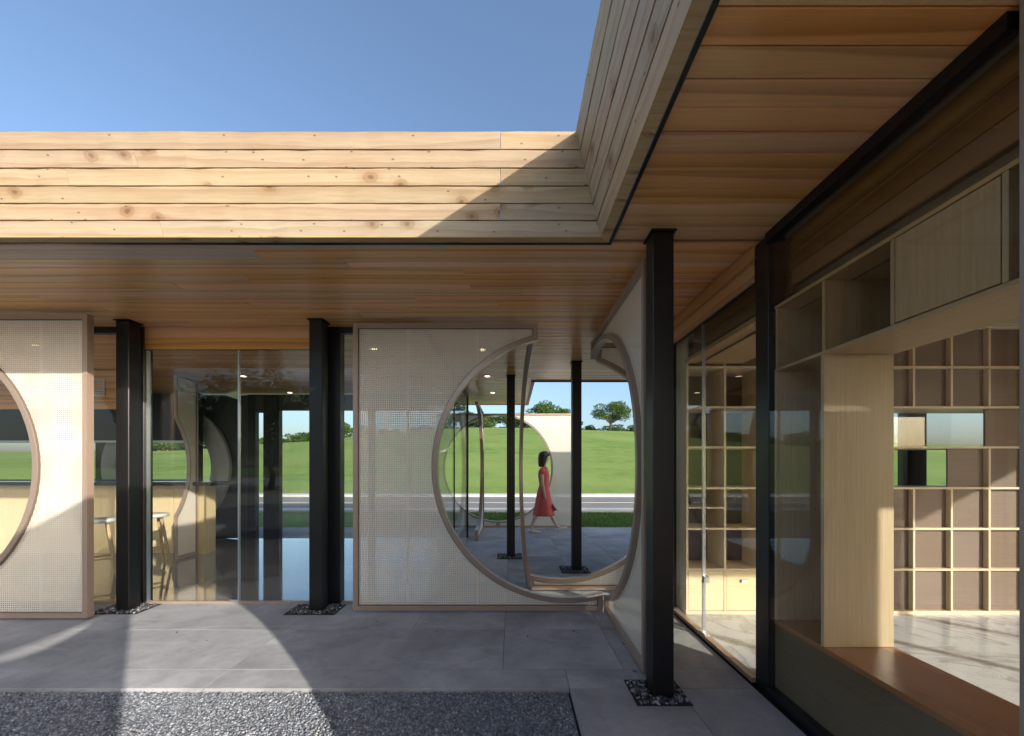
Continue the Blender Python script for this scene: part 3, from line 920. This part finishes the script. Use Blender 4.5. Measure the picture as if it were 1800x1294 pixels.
# ring wall
def ring_wall(par, x0, x1, z0, z1, cx, cz, r, y0, y1, mat, n=48, name='wall_panel'):
    """rectangle with a round hole, x0..x1"""
    P = []
    for half in (0, 1):
        pass
    V, Fc = [], []
    for yy in (y0, y1):
        for k in range(n):
            t = 2 * math.pi * k / n
            V.append((cx + r * math.cos(t), yy, cz + r * math.sin(t)))
        for k in range(n):
            t = 2 * math.pi * k / n
            dx, dz = math.cos(t), math.sin(t)
            ks = []
            if dx > 1e-9: ks.append((x1 - cx) / dx)
            if dx < -1e-9: ks.append((x0 - cx) / dx)
            if dz > 1e-9: ks.append((z1 - cz) / dz)
            if dz < -1e-9: ks.append((z0 - cz) / dz)
            s = max(min(ks), r)
            V.append((cx + dx * s, yy, cz + dz * s))
    o2 = 2 * n
    for k in range(n):
        j = (k + 1) % n
        Fc += [(k, n + k, n + j, j), (o2 + k, o2 + j, o2 + n + j, o2 + n + k), (k, j, o2 + j, o2 + k)]
    # origin
    V = [(v[0] - par.location.x, v[1] - par.location.y, v[2]) for v in V]
    return obj(name, V, Fc, mat, par)
ring_wall(bw, -7.6, -5.0, 0, 2.62, -6.26, 1.28, .86, 7.16, 7.20, 'dark_wall')
V, Fc = [], []
n = 64
for yy in (7.08, 7.155):
    for (cx, rr) in ((-6.26, 1.158), (-6.30, .87)):
        for k in range(n):
            t = 2 * math.pi * k / n
            V.append((cx + rr * math.cos(t) + 4, yy - 7.2, 1.3 + rr * math.sin(t)))
for k in range(n):
    j = (k + 1) % n
    Fc += [(k, n + k, n + j, j), (2 * n + k, 2 * n + j, 3 * n + j, 3 * n + k), (k, j, 2 * n + j, 2 * n + k), (n + k, 3 * n + k, 3 * n + j, n + j)]
obj('reflection_ring', V, Fc, 'grey_ring', bw)  # grey ring modelled in place of a ring mirrored in the glass
box('wall_panel', -5.0, -4.78, 7.16, 7.2, 0, 2.62, 'dark_wall', bw)
box('mullion', -4.78, -4.64, 7.1, 7.2, 0, 2.62, 'steel', bw)
box('mullion', -4.50, -4.21, 7.1, 7.2, 0, 2.62, 'steel', bw)
box('pane', -4.64, -4.50, 7.14, 7.15, 0.02, 2.3, 'glass', bw)
box('pane', -4.21, -.85, 7.14, 7.15, 0.02, 2.34, 'glass', bw)
box('mullion', -2.6, -2.5, 7.1, 7.2, 0, 2.62, 'steel', bw)
box('lintel', -4.21, -.85, 7.1, 7.2, 2.34, 2.62, 'dark_wall', bw)
box('lintel', -4.64, -4.50, 7.1, 7.2, 2.30, 2.62, 'dark_wall', bw)
# bar
bar = thing('bar_counter', 'pale plywood bar counter with dark top inside the left pavilion', 'counter', (-6.8, 6.0, 0))
edges_ = [-9.3, -8.6, -7.9, -7.2, -6.55, -6.0, -5.6, -5.15, -4.72]
for a, b in zip(edges_, edges_[1:]):
    box('front_panel', a + .003, b - .003, 5.95 + random.uniform(0, .05), 6.03, 0.0, 1.03, 'cream_ply', bar, along='z')
box('end_post', -4.72, -4.62, 5.90, 6.12, 0, 1.03, 'ply', bar, along='z')
box('counter_top', -9.3, -4.45, 5.80, 6.35, 1.032, 1.085, 'counter', bar, bev=.004)
# serving window frame over the bar
sw = thing('serving_window', 'black framed serving window above the bar counter', 'window', (-6.8, 6.9, 0))
box('frame_post', -5.62, -5.47, 6.85, 6.95, 0, 2.6, 'steel', sw)
box('frame_panel', -9.3, -5.62, 6.86, 6.94, 1.77, 2.6, 'dark_wall', sw)
box('frame_rail', -9.3, -5.62, 6.80, 6.92, 1.735, 1.768, 'lightmetal', sw)
box('frame_rail', -9.3, -5.62, 6.85, 6.95, 1.02, 1.09, 'steel', sw)
box('frame_panel', -9.3, -5.62, 6.86, 6.94, 0, 1.02, 'dark_wall', sw)
box('pane', -9.3, -5.62, 6.895, 6.905, 1.09, 1.735, 'glass', sw)
uw = thing('wall_bulkhead', 'brown timber bulkhead with a white air grille behind the left column', 'bulkhead', (-7, 5.4, 0))
for q in range(4):
    box('board', -9.3, -5.02, 5.36, 5.40, 2.10 + q * .133, 2.10 + (q + 1) * .133 - .004, 'cedar', uw)
vg = thing('air_grille', 'white slatted air grille on the timber bulkhead left of the column', 'vent', (-5.63, 5.34, 0))
g0, g1 = -5.72, -5.55
box('frame', g0, g1, 5.345, 5.355, 2.27, 2.285, 'white', vg); box('frame', g0, g1, 5.345, 5.355, 2.485, 2.50, 'white', vg)
box('frame', g0, g0 + .012, 5.345, 5.355, 2.286, 2.484, 'white', vg); box('frame', g1 - .012, g1, 5.345, 5.355, 2.286, 2.484, 'white', vg)
for q in range(8): box('slat', g0 + .013, g1 - .013, 5.346, 5.354, 2.292 + q * .024, 2.304 + q * .024, 'white', vg)

def make_stool(x, y, label):
    t = thing('bar_stool', label, 'stool', (x, y, 0), random.uniform(0, 1), 'bar stools at the counter')
    v, f = lathe([(.0, .655), (.14, .655), (.158, .662), (.160, .690), (.15, .702), (0, .704)], 28); obj('seat', v, f, 'hub', t, smooth=True)
    for k in range(4):
        a = math.pi / 4 + k * math.pi / 2
        c_, s_ = math.cos(a), math.sin(a)
        v, f = tube([(.09 * c_, .09 * s_, .655), (.205 * c_, .205 * s_, 0)], [.019, .014], 8); obj('leg', v, f, 'stool_wood', t)
    for k in range(4):
        a = math.pi / 4 + k * math.pi / 2; b = a + math.pi / 2
        zz = .24 + .05 * (k % 2); rr = .09 + (.655 - zz) / .655 * .115
        v, f = tube([(rr * math.cos(a), rr * math.sin(a), zz), (rr * math.cos(b), rr * math.sin(b), zz)], .010, 6); obj('rung', v, f, 'stool_wood', t)
    return t
make_stool(-4.66, 5.1, 'wooden bar stool with grey round seat right of the left black column')
make_stool(-4.84, 4.6, 'wooden bar stool with grey round seat glimpsed between the left screen and column')

# ------------------------------------------------------------------ right room glazing
GX = 1.48
rg = thing('glass_wall', 'tall glass wall on the right with a wide black mullion and steel joint', 'glass wall', (GX, 2.3, 0))
pane(GX - .006, GX + .006, 3.035, 3.60, .03, 2.405, rg, along='y'); pane(GX - .006, GX + .006, 2.375, 3.025, .03, 2.405, rg, along='y')
pane(GX - .006, GX + .006, 1.126, 2.245, .05, 2.58, rg, along='y'); pane(GX - .006, GX + .006, -.25, 1.076, .05, 2.58, rg, along='y')
box('mullion', GX - .01, GX + .09, 2.25, 2.37, 0, SOF - .002, 'mullion', rg, bev=.003)
box('joint_strip', GX - .012, GX + .012, 3.024, 3.036, 0.02, 2.405, 'lightmetal', rg)
box('patch_fitting', GX - .02, GX + .02, 2.97, 3.06, .0, .035, 'lightmetal', rg)
box('lock', GX - .018, GX + .018, 2.985, 3.022, .42, .47, 'lightmetal', rg)
M['post_grey'] = plain('post_grey', (.36, .34, .33), rough=.4, metal=.3)
box('corner_post', GX - .03, GX + .05, 1.078, 1.124, 0, SOF - .002, 'post_grey', rg, bev=.003)
box('head_rail', GX - .03, GX + .03, 1.15, 2.25, 2.585, SOF - .002, 'steel', rg)
box('head_rail', GX - .03, GX + .03, -.28, 1.09, 2.585, SOF - .002, 'steel', rg)
box('head_rail', GX - .010, GX + .010, 2.375, 3.60, 2.408, 2.418, 'mullion', rg)
box('sill_rail', GX - .03, GX + .018, 2.375, 3.60, 0.0, .028, 'champ', rg)
box('sill_rail', GX - .025, GX + .025, -.28, 2.25, 0.0, .048, 'mullion', rg)
box('end_post', GX - .03, GX + .03, 3.602, 3.64, 0, SOF - .002, 'mullion', rg)
box('end_post', GX - .03, GX + .03, -.33, -.28, 0, SOF - .002, 'mullion', rg)
for q in range(2):
    box('bulkhead_board', GX - .034, GX - .012, 2.375, 3.64, 2.42 + q * .109, 2.42 + (q + 1) * .109 - .003, 'cedar', rg, along='y')
# timber bulkhead inside the glass
ib = thing('inner_bulkhead', 'dark timber bulkhead boards above the window niche on the right', 'bulkhead', (1.62, 1.6, 0))
for q in range(3):
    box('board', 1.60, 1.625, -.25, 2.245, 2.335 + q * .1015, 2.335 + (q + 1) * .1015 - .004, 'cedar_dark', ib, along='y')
for q in range(3):
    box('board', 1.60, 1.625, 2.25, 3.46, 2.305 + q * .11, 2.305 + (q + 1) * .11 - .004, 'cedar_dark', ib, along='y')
box('recess_shade_board', 1.63, 1.64, -.25, 3.46, 2.20, 2.40, 'bench_front', ib, along='y')  # dark board stands in for the shade inside the recess
box('ceiling_board', 1.645, 6.9, -.28, 3.64, SOF - .002, SOF + .018, 'cedar', ib)
box('ledge_panel', 1.52, 2.02, 2.38, 3.45, 2.215, 2.245, 'ply_mid', ib, along='y')

# window seat niche unit
wsu = thing('window_seat', 'plywood window seat niche with upper cupboards behind the right glass', 'window seat', (1.66, 1.5, 0))
XF, XB = 1.502, 1.84
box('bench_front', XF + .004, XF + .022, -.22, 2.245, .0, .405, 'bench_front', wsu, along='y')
box('bench_top', XF, XB, -.22, 2.245, .408, .434, 'bench', wsu, along='y')
box('bench_back', XB - .02, XB, -.22, 2.24, 0, .406, 'ply', wsu, along='y')
box('divider_panel', XF, XB - .002, 1.890, 1.908, .436, 1.845, 'ply', wsu, along='z')
box('side_panel', XF, XB - .002, 2.226, 2.244, .436, 1.845, 'ply', wsu, along='z')
box('back_panel', XB - .018, XB - .003, 1.91, 2.224, .436, 1.845, 'ply', wsu, along='z')
box('divider_panel', XF, XB - .002, .32, .338, .436, 1.845, 'ply', wsu, along='z')
box('cupboard_floor', XF, XB, -.22, 2.245, 1.847, 1.862, 'ply_mid', wsu, along='y')
box('cupboard_roof', XF, XB, -.22, 2.245, 2.203, 2.22, 'ply_mid', wsu, along='y')
box('cupboard_back', XB - .016, XB, -.22, 2.245, 1.864, 2.201, 'ply_brown', wsu, along='y')
for yy in (2.228, 1.893, 1.55, 1.195, .55, -.05):
    box('upright', XF, XB - .018, yy - .008, yy + .008, 1.864, 2.201, 'ply_mid', wsu, along='z')
box('cupboard_door', XF - .0, XF + .016, 1.207, 1.538, 1.868, 2.197, 'ply_mid', wsu, along='z')

# room: floor tiles, end wall
rf = bpy.data.objects.new('marble_floor', None); COL.objects.link(rf); rf['kind'] = 'structure'
for i in range(7):
    for j in range(5):
        x0, y0 = 1.50 + i * .8, -.30 + j * .79
        me = bpy.data.meshes.new('marble_tile')
        me.from_pydata(boxv(-.399, .399, -.394, .394, 0, .02), [], BOXF)
        obj_me('marble_tile', me, 'marble', rf, (x0 + .4, y0 + .395, -.02))
ew = thing('room_end_wall', 'pale wall and glazing at the near end of the shelf room', 'wall', (3, -.3, 0))
box('wall_panel', 1.53, 3.75, -.33, -.29, 0, SOF, 'ply', ew)
box('pane', 3.80, 4.68, -.316, -.304, 0, 2.18, 'glass', ew)
box('pane', 4.74, 5.88, -.316, -.304, 0, 2.18, 'glass', ew)
box('pane', 5.94, 7.0, -.316, -.304, 0, 2.18, 'glass', ew)
box('header', 3.75, 7.06, -.34, -.28, 2.182, SOF, 'ply_brown', ew)
for x in (3.75, 4.68, 5.88, 7.0): box('mullion', x, x + .06, -.35, -.29, 0, 2.18, 'mullion', ew)
sw2 = thing('glass_wall', 'glazing on the far right side of the shelf room', 'glass wall', (7.03, 1.6, 0))
for a, b in ((-.28, .95), (1.01, 2.3), (2.36, 3.6)):
    box('pane' if a < 0 else 'wall_panel', 7.024, 7.036, a, b, 0, SOF, 'glass' if a < 0 else 'ply_brown', sw2); box('mullion', 7.0, 7.06, b, b + .06, 0, SOF, 'mullion', sw2)

# shelf wall
sh = thing('shelf_wall', 'tall grid bookshelf of pale plywood with drawers, behind the right glass', 'bookshelf', (3.6, 3.5, 0))
SY0, SY1 = 3.47, 3.80
cols = [1.552 + .3345 * i for i in range(15)]
rows = [.397, .757, 1.117, 1.478, 1.833, 2.188, 2.545]
th = .018
def shelf_open(i, j):
    """cells without back: looks through to the lawn"""
    return False
X1 = cols[-1]
def up(x, z0, z1): box('upright', x - th / 2, x + th / 2, SY0 + .004, SY1, z0, z1, 'ply_edge', sh, along='z')
for j, z in enumerate(rows):
    box('shelf_board', cols[0] - th / 2, X1 + th / 2, SY0, SY1, z - th / 2, z + th / 2, 'ply_edge', sh)
box('plinth', cols[0] - th / 2, X1, SY0 + .01, SY1, 0, .028, 'ply_edge', sh)
for i, x in enumerate(cols):
    up(x, .03, rows[0] - th / 2)
    for j in range(len(rows) - 1):
        if j == 3 and i in (6, 7, 8, 9): continue
        if j == 2 and i in (6, 7): continue
        up(x, rows[j] + th / 2, rows[j + 1] - th / 2)
box('half_shelf', cols[0] + th / 2, cols[1] - th / 2, SY0 + .002, SY1, .937, .95, 'ply_edge', sh)
for i in range(len(cols) - 1):
    xa, xb = cols[i] + th / 2, cols[i + 1] - th / 2
    if i < 3:
        dr = box('drawer_front', xa + .004, xb - .004, SY0 + .006, SY0 + .024, .035, rows[0] - th / 2 - .006, 'cream_ply', sh)
        hd = box('handle', -.03, .03, -.016, -.001, .285, .310, 'lightmetal', None, bev=.003)
        hd.parent = dr; hd.location = (0, -.018, .25)
    else:
        box('back_panel', xa, xb, SY0 + .045, SY0 + .06, .03, rows[0] - th / 2, 'ply_brown', sh)
    for j in range(len(rows) - 1):
        z0, z1 = rows[j] + th / 2, rows[j + 1] - th / 2
        if (j == 3 and i in (5, 6, 7)) or (j == 2 and i in (5, 6)):
            continue
        if i < 4:
            w = (.42, .36, .3, .4)[i % 4] if (j * 7 + i * 3) % 5 != 0 else 0.0
            if j in (1, 0) and i == 1: w = .25
            xm = xa + (xb - xa) * w
            if w: 
                o = obj('cane_back', [(0, 0, 0), (xm - xa, 0, 0), (xm - xa, 0, z1 - z0), (0, 0, z1 - z0)], [(0, 1, 2, 3)], 'rattan', sh, (xa - 3.6, SY1 - .012 - 3.5, z0))
            box('back_panel', xm, xb, SY1 - .02, SY1 - .006, z0, z1, 'ply_brown', sh)
        else:
            box('back_panel', xa, xb, SY0 + .045, SY0 + .06, z0, z1, 'ply_brown', sh)
# glass at the see-through cells and the black post behind them
box('pane', cols[5] + .01, cols[8] - .01, SY1 - .03, SY1 - .024, rows[3] + .01, rows[4] - .01, 'glass', sh)
box('pane', cols[5] + .01, cols[7] - .01, SY1 - .03, SY1 - .024, rows[2] + .01, rows[3] - .01, 'glass', sh)
bp = thing('black_post', 'black post glimpsed through the open shelf cells', 'post', (4.0, 3.95, 0))
box('shaft', 3.93, 4.12, 3.9, 4.0, 0, SOF, 'steel', bp)

# ------------------------------------------------------------------ trees
def leaves(n, lobes, size, seed):
    g = np.random.default_rng(seed)
    w = np.array([l[3] * l[4] * l[5] for l in lobes]); w = w / w.sum()
    idx = g.choice(len(lobes), n, p=w)
    L_ = np.array(lobes)[idx]
    d = g.normal(size=(n, 3)); d /= np.linalg.norm(d, axis=1, keepdims=True)
    rr = g.uniform(.45, 1.0, n) ** .6 * (1 + .18 * np.sin(d[:, 0] * 7 + idx) * np.cos(d[:, 2] * 6 + idx * 2))
    c = L_[:, :3] + d * L_[:, 3:6] * rr[:, None]
    a = g.normal(size=(n, 3)); a /= np.linalg.norm(a, axis=1, keepdims=True)
    b = np.cross(a, g.normal(size=(n, 3))); b /= np.linalg.norm(b, axis=1, keepdims=True)
    s = size * g.uniform(.6, 1.3, (n, 1))
    v = np.stack([c - a * s, c + b * s * .55, c + a * s, c - b * s * .55], 1).reshape(-1, 3)
    f = np.arange(4 * n).reshape(n, 4)
    return v, f
def crown_lobes(w, h, zc, k, seed, flat=.6):
    g = random.Random(seed); out = []
    for i in range(k):
        a = g.uniform(0, 6.28); r = g.uniform(.2, .78) ** .7
        x, y = math.cos(a) * r * w / 2, math.sin(a) * r * w / 2
        z = zc + (g.uniform(-.34, .42) * (1 - r * .55)) * h - r * r * h * .16
        s = g.uniform(.16, .27)
        out.append((x, y, z, s * w, s * w, s * h * .75))
    return out
def tree(x, y, w, h, trunk_h, label, seed, n=5200, mat='leaf', group='trees on the hill crest', name='broadleaf_tree', z=None, leaf=None):
    zb = ground_z(x, y) if z is None else z
    t = thing(name, label, 'tree', (x, y, zb), 0, group)
    zc = trunk_h + (h - trunk_h) * .48
    lobes = crown_lobes(w, (h - trunk_h), zc, 22, seed)
    parts = [tube([(0, 0, -.3), (.02 * w, 0, trunk_h * .5), (-.01 * w, 0, trunk_h), (0, 0, trunk_h + (h - trunk_h) * .45)], [w * .024, w * .017, w * .014, w * .006], 8)]
    for l in lobes[:14]:
        parts.append(tube([(0, 0, trunk_h * .85), (l[0] * .45, l[1] * .45, trunk_h + (l[2] - trunk_h) * .55), (l[0], l[1], l[2])], [w * .014, w * .009, w * .003], 5))
    v, f = merge(parts); obj('trunk', v, f, 'bark', t, smooth=True)
    v, f = leaves(n, lobes, leaf or w * .022, seed); obj_me('crown', np_mesh('crown', v, f), mat, t)
    return t
tree(23.8, 95, 7.8, 8.0, 1.9, 'round umbrella-shaped tree alone on the hill, right of the inner column', 11, 7000)
tree(9.5, 97, 9.5, 8.6, 1.4, 'large bushy tree rising above the far sunlit cane wall', 12, 7000)
tree(-12.5, 99, 8, 5.4, .8, 'dark tree on the crest at the upper left inside the round opening', 13, 5000, 'leaf_dark')
tree(-6.5, 100, 7, 4.6, .8, 'lighter tree on the crest next to the curved strip', 14, 4500)
tree(0.2, 101, 8, 5.0, .8, 'dark tree on the crest just left of the inner column', 15, 5000, 'leaf_dark')
g_ = random.Random(5)
def bush_mesh(seed, n=1800):
    lobes = crown_lobes(4.4, 2.6, 1.1, 10, seed)
    v, f = leaves(n, lobes, .14, seed)
    return np_mesh('foliage', v, f)
BM = [bush_mesh(31), bush_mesh(32), bush_mesh(33)]
for q in range(40):
    px = 240 + q * 27 + g_.uniform(-8, 8)
    yy = 97 + g_.uniform(-1, 5)
    x = (px - 900) / 690 * yy
    left = px < 640
    s = g_.uniform(.95, 1.45) * (1.3 if left else 1.0)
    lb = ('shrub on the crest beyond the serving window of the left pavilion' if px < 480 else 'shrub on the crest seen through the glass doors' if px < 640 else
          'shrub on the crest behind the middle cane screen' if px < 780 else 'shrub under the crest trees inside the round opening' if px < 940 else
          'shrub in the low hedge around the umbrella-shaped tree' if px < 1120 else 'shrub on the crest behind the shelf room')
    t = thing('crest_shrub', ('dark green ' if q % 2 else 'mid green ') + lb, 'shrub', (x, yy, ground_z(x, yy) - .2), g_.uniform(0, 6), 'shrubs along the hill crest')
    o = obj_me('foliage', BM[q % 3], 'leaf_dark' if q % 2 else 'leaf', t); o.scale = (s, s, s)
# trees behind the camera, reflected in the panes
tree(-14.5, -16, 8.5, 7.4, 1.6, 'loose tree across the courtyard mirrored in the glass doors', 21, 6000, 'leaf', 'trees across the courtyard', z=0, leaf=.13)
tree(-21, -20, 9, 8, 1.6, 'dense tree across the courtyard mirrored beside the left column', 22, 5000, 'leaf_dark', 'trees across the courtyard', z=0, leaf=.14)
tree(-10, -24, 8, 6.5, 1.6, 'small tree across the courtyard mirrored low in the glass doors', 23, 4000, 'leaf_dark', 'trees across the courtyard', z=0, leaf=.14)

# distant houses
for q in range(7):
    px = 268 + q * 13 + g_.uniform(-3, 3)
    yy = 230 + g_.uniform(-15, 15)
    x = (px - 900) / 690 * yy
    hh = g_.uniform(9.5, 13)
    t = thing('distant_house', ('leftmost', 'second from left', 'third from left', 'middle', 'third from right', 'second from right', 'rightmost')[q] + ' of the tan houses far beyond the lawn', 'house', (x, yy, 2), 0, 'distant houses beyond the lawn')
    box('wall', x - 3.2, x + 3.2, yy - 4, yy + 4, 2, 2 + hh, 'house_wall', t); box('roof', x - 3.4, x + 3.4, yy - 4.2, yy + 4.2, 2 + hh, 2.3 + hh, 'slab', t)
    for a in range(3):
        for b in range(2):
            box('window', x - 2.3 + a * 1.8, x - 1.3 + a * 1.8, yy - 4.06, yy - 3.9, 1.2 + hh - b * 2.8 - 1.2, 1.2 + hh - b * 2.8, 'house_win', t)

# grass blades on the near strip
n = 26000
bx = rng.uniform(-2.5, 4.6, n); by = rng.uniform(8.56, 11.53, n)
hgt = rng.uniform(.035, .085, n); a = rng.uniform(0, 6.28, n); ln = rng.normal(0, .022, (n, 2)); wd = .004
v0 = np.stack([bx - np.cos(a) * wd, by - np.sin(a) * wd, np.full(n, -.035)], 1)
v1 = np.stack([bx + np.cos(a) * wd, by + np.sin(a) * wd, np.full(n, -.035)], 1)
v2 = np.stack([bx + ln[:, 0], by + ln[:, 1], -.035 + hgt], 1)
obj_me('lawn_grass', np_mesh('lawn_grass', np.stack([v0, v1, v2], 1).reshape(-1, 3), np.arange(3 * n).reshape(n, 3)), 'blade', kind='stuff')

# ------------------------------------------------------------------ woman
def skin_object(name, joints, bones, root, mat, parent, sub=1):
    keys = list(joints)
    me = bpy.data.meshes.new(name)
    me.from_pydata([joints[k][0] for k in keys], [(keys.index(a), keys.index(b)) for a, b in bones], [])
    o = bpy.data.objects.new(name, me); COL.objects.link(o); o.parent = parent
    me.materials.append(M[mat])
    md = o.modifiers.new('skin', 'SKIN'); md.use_smooth_shade = True; md.branch_smoothing = .5
    sv = me.skin_vertices[0].data
    for i, k in enumerate(keys):
        r = joints[k][1]
        sv[i].radius = r if isinstance(r, tuple) else (r, r)
        sv[i].use_root = (k == root)
    s = o.modifiers.new('sub', 'SUBSURF'); s.levels = sub; s.render_levels = sub
    return o
S = .001763
def wp(x, y, d=0.0): return ((x - 380) * S, d, (1140 - y) * S)
woman = thing('person', 'woman with dark bob, red dress and white shoes walking past the far wall', 'person', (.672, 7.87, 0))
hy = .075
Jn = {
 'pelvis': (wp(352, 690), (.105, .085)), 'belly': (wp(358, 610), (.085, .07)), 'chest': (wp(355, 500), (.095, .08)), 'neckb': (wp(362, 405), (.05, .05)),
 'neck': (wp(372, 365), .040), 'skull': (wp(372, 300), (.075, .085)), 'crown': (wp(370, 250), (.07, .075)),
 'jaw': (wp(398, 322), (.036, .04)), 'nose': (wp(421, 300), .010),
 'rsh': (wp(334, 432, -.145), .042), 'rel': (wp(338, 585, -.185), .031), 'rwr': (wp(364, 708, -.175), .022), 'rpalm': (wp(370, 738, -.172), (.014, .026)),
 'lsh': (wp(352, 432, .145), .042), 'lel': (wp(372, 580, .185), .031), 'lwr': (wp(402, 695, .17), .022), 'lpalm': (wp(410, 722, .168), (.014, .026)),
 'rhip': (wp(345, 730, -.08), .075), 'rkn': (wp(285, 905, -.07), .047), 'rcalf': (wp(250, 985, -.07), .045), 'ran': (wp(214, 1085, -.07), .028), 'rball': (wp(255, 1118, -.07), .022),
 'lhip': (wp(362, 730, .08), .075), 'lkn': (wp(438, 915, .07), .047), 'lcalf': (wp(465, 985, .07), .045), 'lan': (wp(520, 1085, .07), .028), 'lball': (wp(575, 1090, .07), .022),
}
Bn = [('pelvis', 'belly'), ('belly', 'chest'), ('chest', 'neckb'), ('neckb', 'neck'), ('neck', 'skull'), ('skull', 'crown'), ('skull', 'jaw'), ('jaw', 'nose'),
      ('chest', 'rsh'), ('rsh', 'rel'), ('rel', 'rwr'), ('rwr', 'rpalm'), ('chest', 'lsh'), ('lsh', 'lel'), ('lel', 'lwr'), ('lwr', 'lpalm'),
      ('pelvis', 'rhip'), ('rhip', 'rkn'), ('rkn', 'rcalf'), ('rcalf', 'ran'), ('ran', 'rball'), ('pelvis', 'lhip'), ('lhip', 'lkn'), ('lkn', 'lcalf'), ('lcalf', 'lan'), ('lan', 'lball')]
for s_, px_, py_, d_ in (('r', 370, 738, -.172), ('l', 410, 722, .168)):
    for k, (dx, ln_) in enumerate(((-7, 30), (-1, 38), (5, 36), (11, 28))):
        Jn[f'{s_}f{k}a'] = (wp(px_ + dx, py_ + 16, d_), .0085); Jn[f'{s_}f{k}b'] = (wp(px_ + dx - 3, py_ + 16 + ln_, d_ + .004), .0065)
        Bn += [(f'{s_}palm', f'{s_}f{k}a'), (f'{s_}f{k}a', f'{s_}f{k}b')]
    Jn[f'{s_}tha'] = (wp(px_ + 14, py_ - 2, d_), .0085); Jn[f'{s_}thb'] = (wp(px_ + 20, py_ + 20, d_), .007)
    Bn += [(f'{s_}palm', f'{s_}tha'), (f'{s_}tha', f'{s_}thb')]
skin_object('body', Jn, Bn, 'pelvis', 'skin', woman, 2)
def loft(secs, n=28, fold=0):
    V, Fc = [], []
    for si, (cx, cz, rx, ry, tilt) in enumerate(secs):
        for k in range(n):
            t = 2 * math.pi * k / n
            fr = 1 + fold * (si / len(secs)) ** 2 * math.cos(t * 7 + si * .2)
            x, y = rx * math.cos(t) * fr, ry * math.sin(t) * fr
            V.append((cx + x, y, cz + x * tilt))
    for i in range(len(secs) - 1):
        for k in range(n):
            Fc.append((i * n + k, i * n + (k + 1) % n, (i + 1) * n + (k + 1) % n, (i + 1) * n + k))
    return V, Fc
def sec(xa, xb, y, ry, tilt=0.0): 
    cx = ((xa + xb) / 2 - 380) * S
    return (cx, (1140 - y) * S, (xb - xa) / 2 * S, ry, tilt)
v, f = loft([sec(345, 392, 398, .06), sec(322, 402, 415, .13), sec(302, 412, 445, .16), sec(298, 420, 490, .155), sec(304, 418, 540, .135), sec(312, 412, 595, .12), sec(298, 420, 650, .145),
             sec(283, 430, 700, .165), sec(272, 440, 760, .18), sec(262, 450, 820, .19), sec(250, 466, 880, .205), sec(242, 478, 925, .215), sec(238, 482, 945, .215, .0)], 40, .06)
dr = obj('dress', v, f, 'dress', woman, smooth=True)
sd = dr.modifiers.new('thick', 'SOLIDIFY'); sd.thickness = .006
v = [wp(452, 800, -.10), wp(470, 835, -.14), wp(512, 890, -.12), wp(496, 884, -.06), wp(462, 900, -.05), wp(448, 850, -.06)]
obj('skirt_flap', v, [(0, 1, 2, 3, 4, 5)], 'dress', woman)
for s_, sh_ in ((-1, 0), (1, 18)):
    v, f = tube([wp(338 + sh_, 418, s_ * .125), wp(333 + sh_, 445, s_ * .155), wp(330 + sh_, 476, s_ * .168)], [.052, .054, .056], 14)
    obj('sleeve', v, f, 'dress', woman, smooth=True)
v, f = loft([sec(352, 384, 213, .02), sec(330, 402, 221, .055), sec(308, 418, 238, .085), sec(298, 418, 262, .098), sec(294, 404, 290, .102), sec(294, 392, 320, .105), sec(296, 384, 350, .10), sec(300, 374, 378, .085), sec(306, 366, 395, .06)], 28, .02)
f += [tuple(range(28))[::-1]]
hr = obj('hair', v, f, 'hair', woman, smooth=True)
v, f = tube([wp(402, 250, -.05), wp(422, 262, -.03), wp(424, 262, .03), wp(402, 250, .05)], [.012, .016, .016, .012], 8)
obj('fringe', v, f, 'hair', woman, smooth=True)
for s_ in (-1, 1):
    v, f = tube([wp(412, 288, s_ * .030), wp(415, 288, s_ * .032)], .006, 8); obj('eye', v, f, 'hair', woman)
v, f = tube([wp(411, 317, -.016), wp(413, 317, .016)], .004, 6); obj('mouth', v, f, 'dress', woman)
v, f = tube([wp(376, 385, -.05), wp(398, 420, -.03), wp(404, 435, 0)], .010, 6); obj('collar', v, f, 'shoe', woman)
for q in range(14):
    yy = 470 + q * 20
    xx = 418 - (yy - 470) * .05 if yy < 600 else 411 + (yy - 600) * .2
    v, f = tube([wp(xx, yy, -.035), wp(xx + 4, yy, -.035)], .006, 6); obj('button', v, f, 'shoe', woman)
def shoe(heel, toe, d, z0, z1):
    hx_, hz = (heel - 380) * S, z0
    tx_, tz = (toe - 380) * S, z1
    secs = [(0, .0, .028, .055), (.12, .0, .036, .075), (.3, 0, .037, .078), (.5, 0, .036, .06), (.7, 0, .042, .05), (.88, 0, .036, .042), (1.0, 0, .015, .03)]
    V, Fc = [], []
    n = 12
    for (t, _, w_, h_) in secs:
        x = hx_ + (tx_ - hx_) * t; z = hz + (tz - hz) * t
        for k in range(n):
            a = 2 * math.pi * k / n
            V.append((x, d + w_ * math.cos(a), z + h_ * .5 + max(-.5 * h_, h_ * .5 * math.sin(a) * (1.0 if math.sin(a) > 0 else 1.3))))
    for i in range(len(secs) - 1):
        for k in range(n): Fc.append((i * n + k, i * n + (k + 1) % n, (i + 1) * n + (k + 1) % n, (i + 1) * n + k))
    Fc += [tuple(range(n))[::-1], tuple((len(secs) - 1) * n + k for k in range(n))]
    obj('shoe', V, Fc, 'shoe', woman, smooth=True)
shoe(192, 318, -.07, .0, .0)
shoe(512, 632, .07, .0, .075)
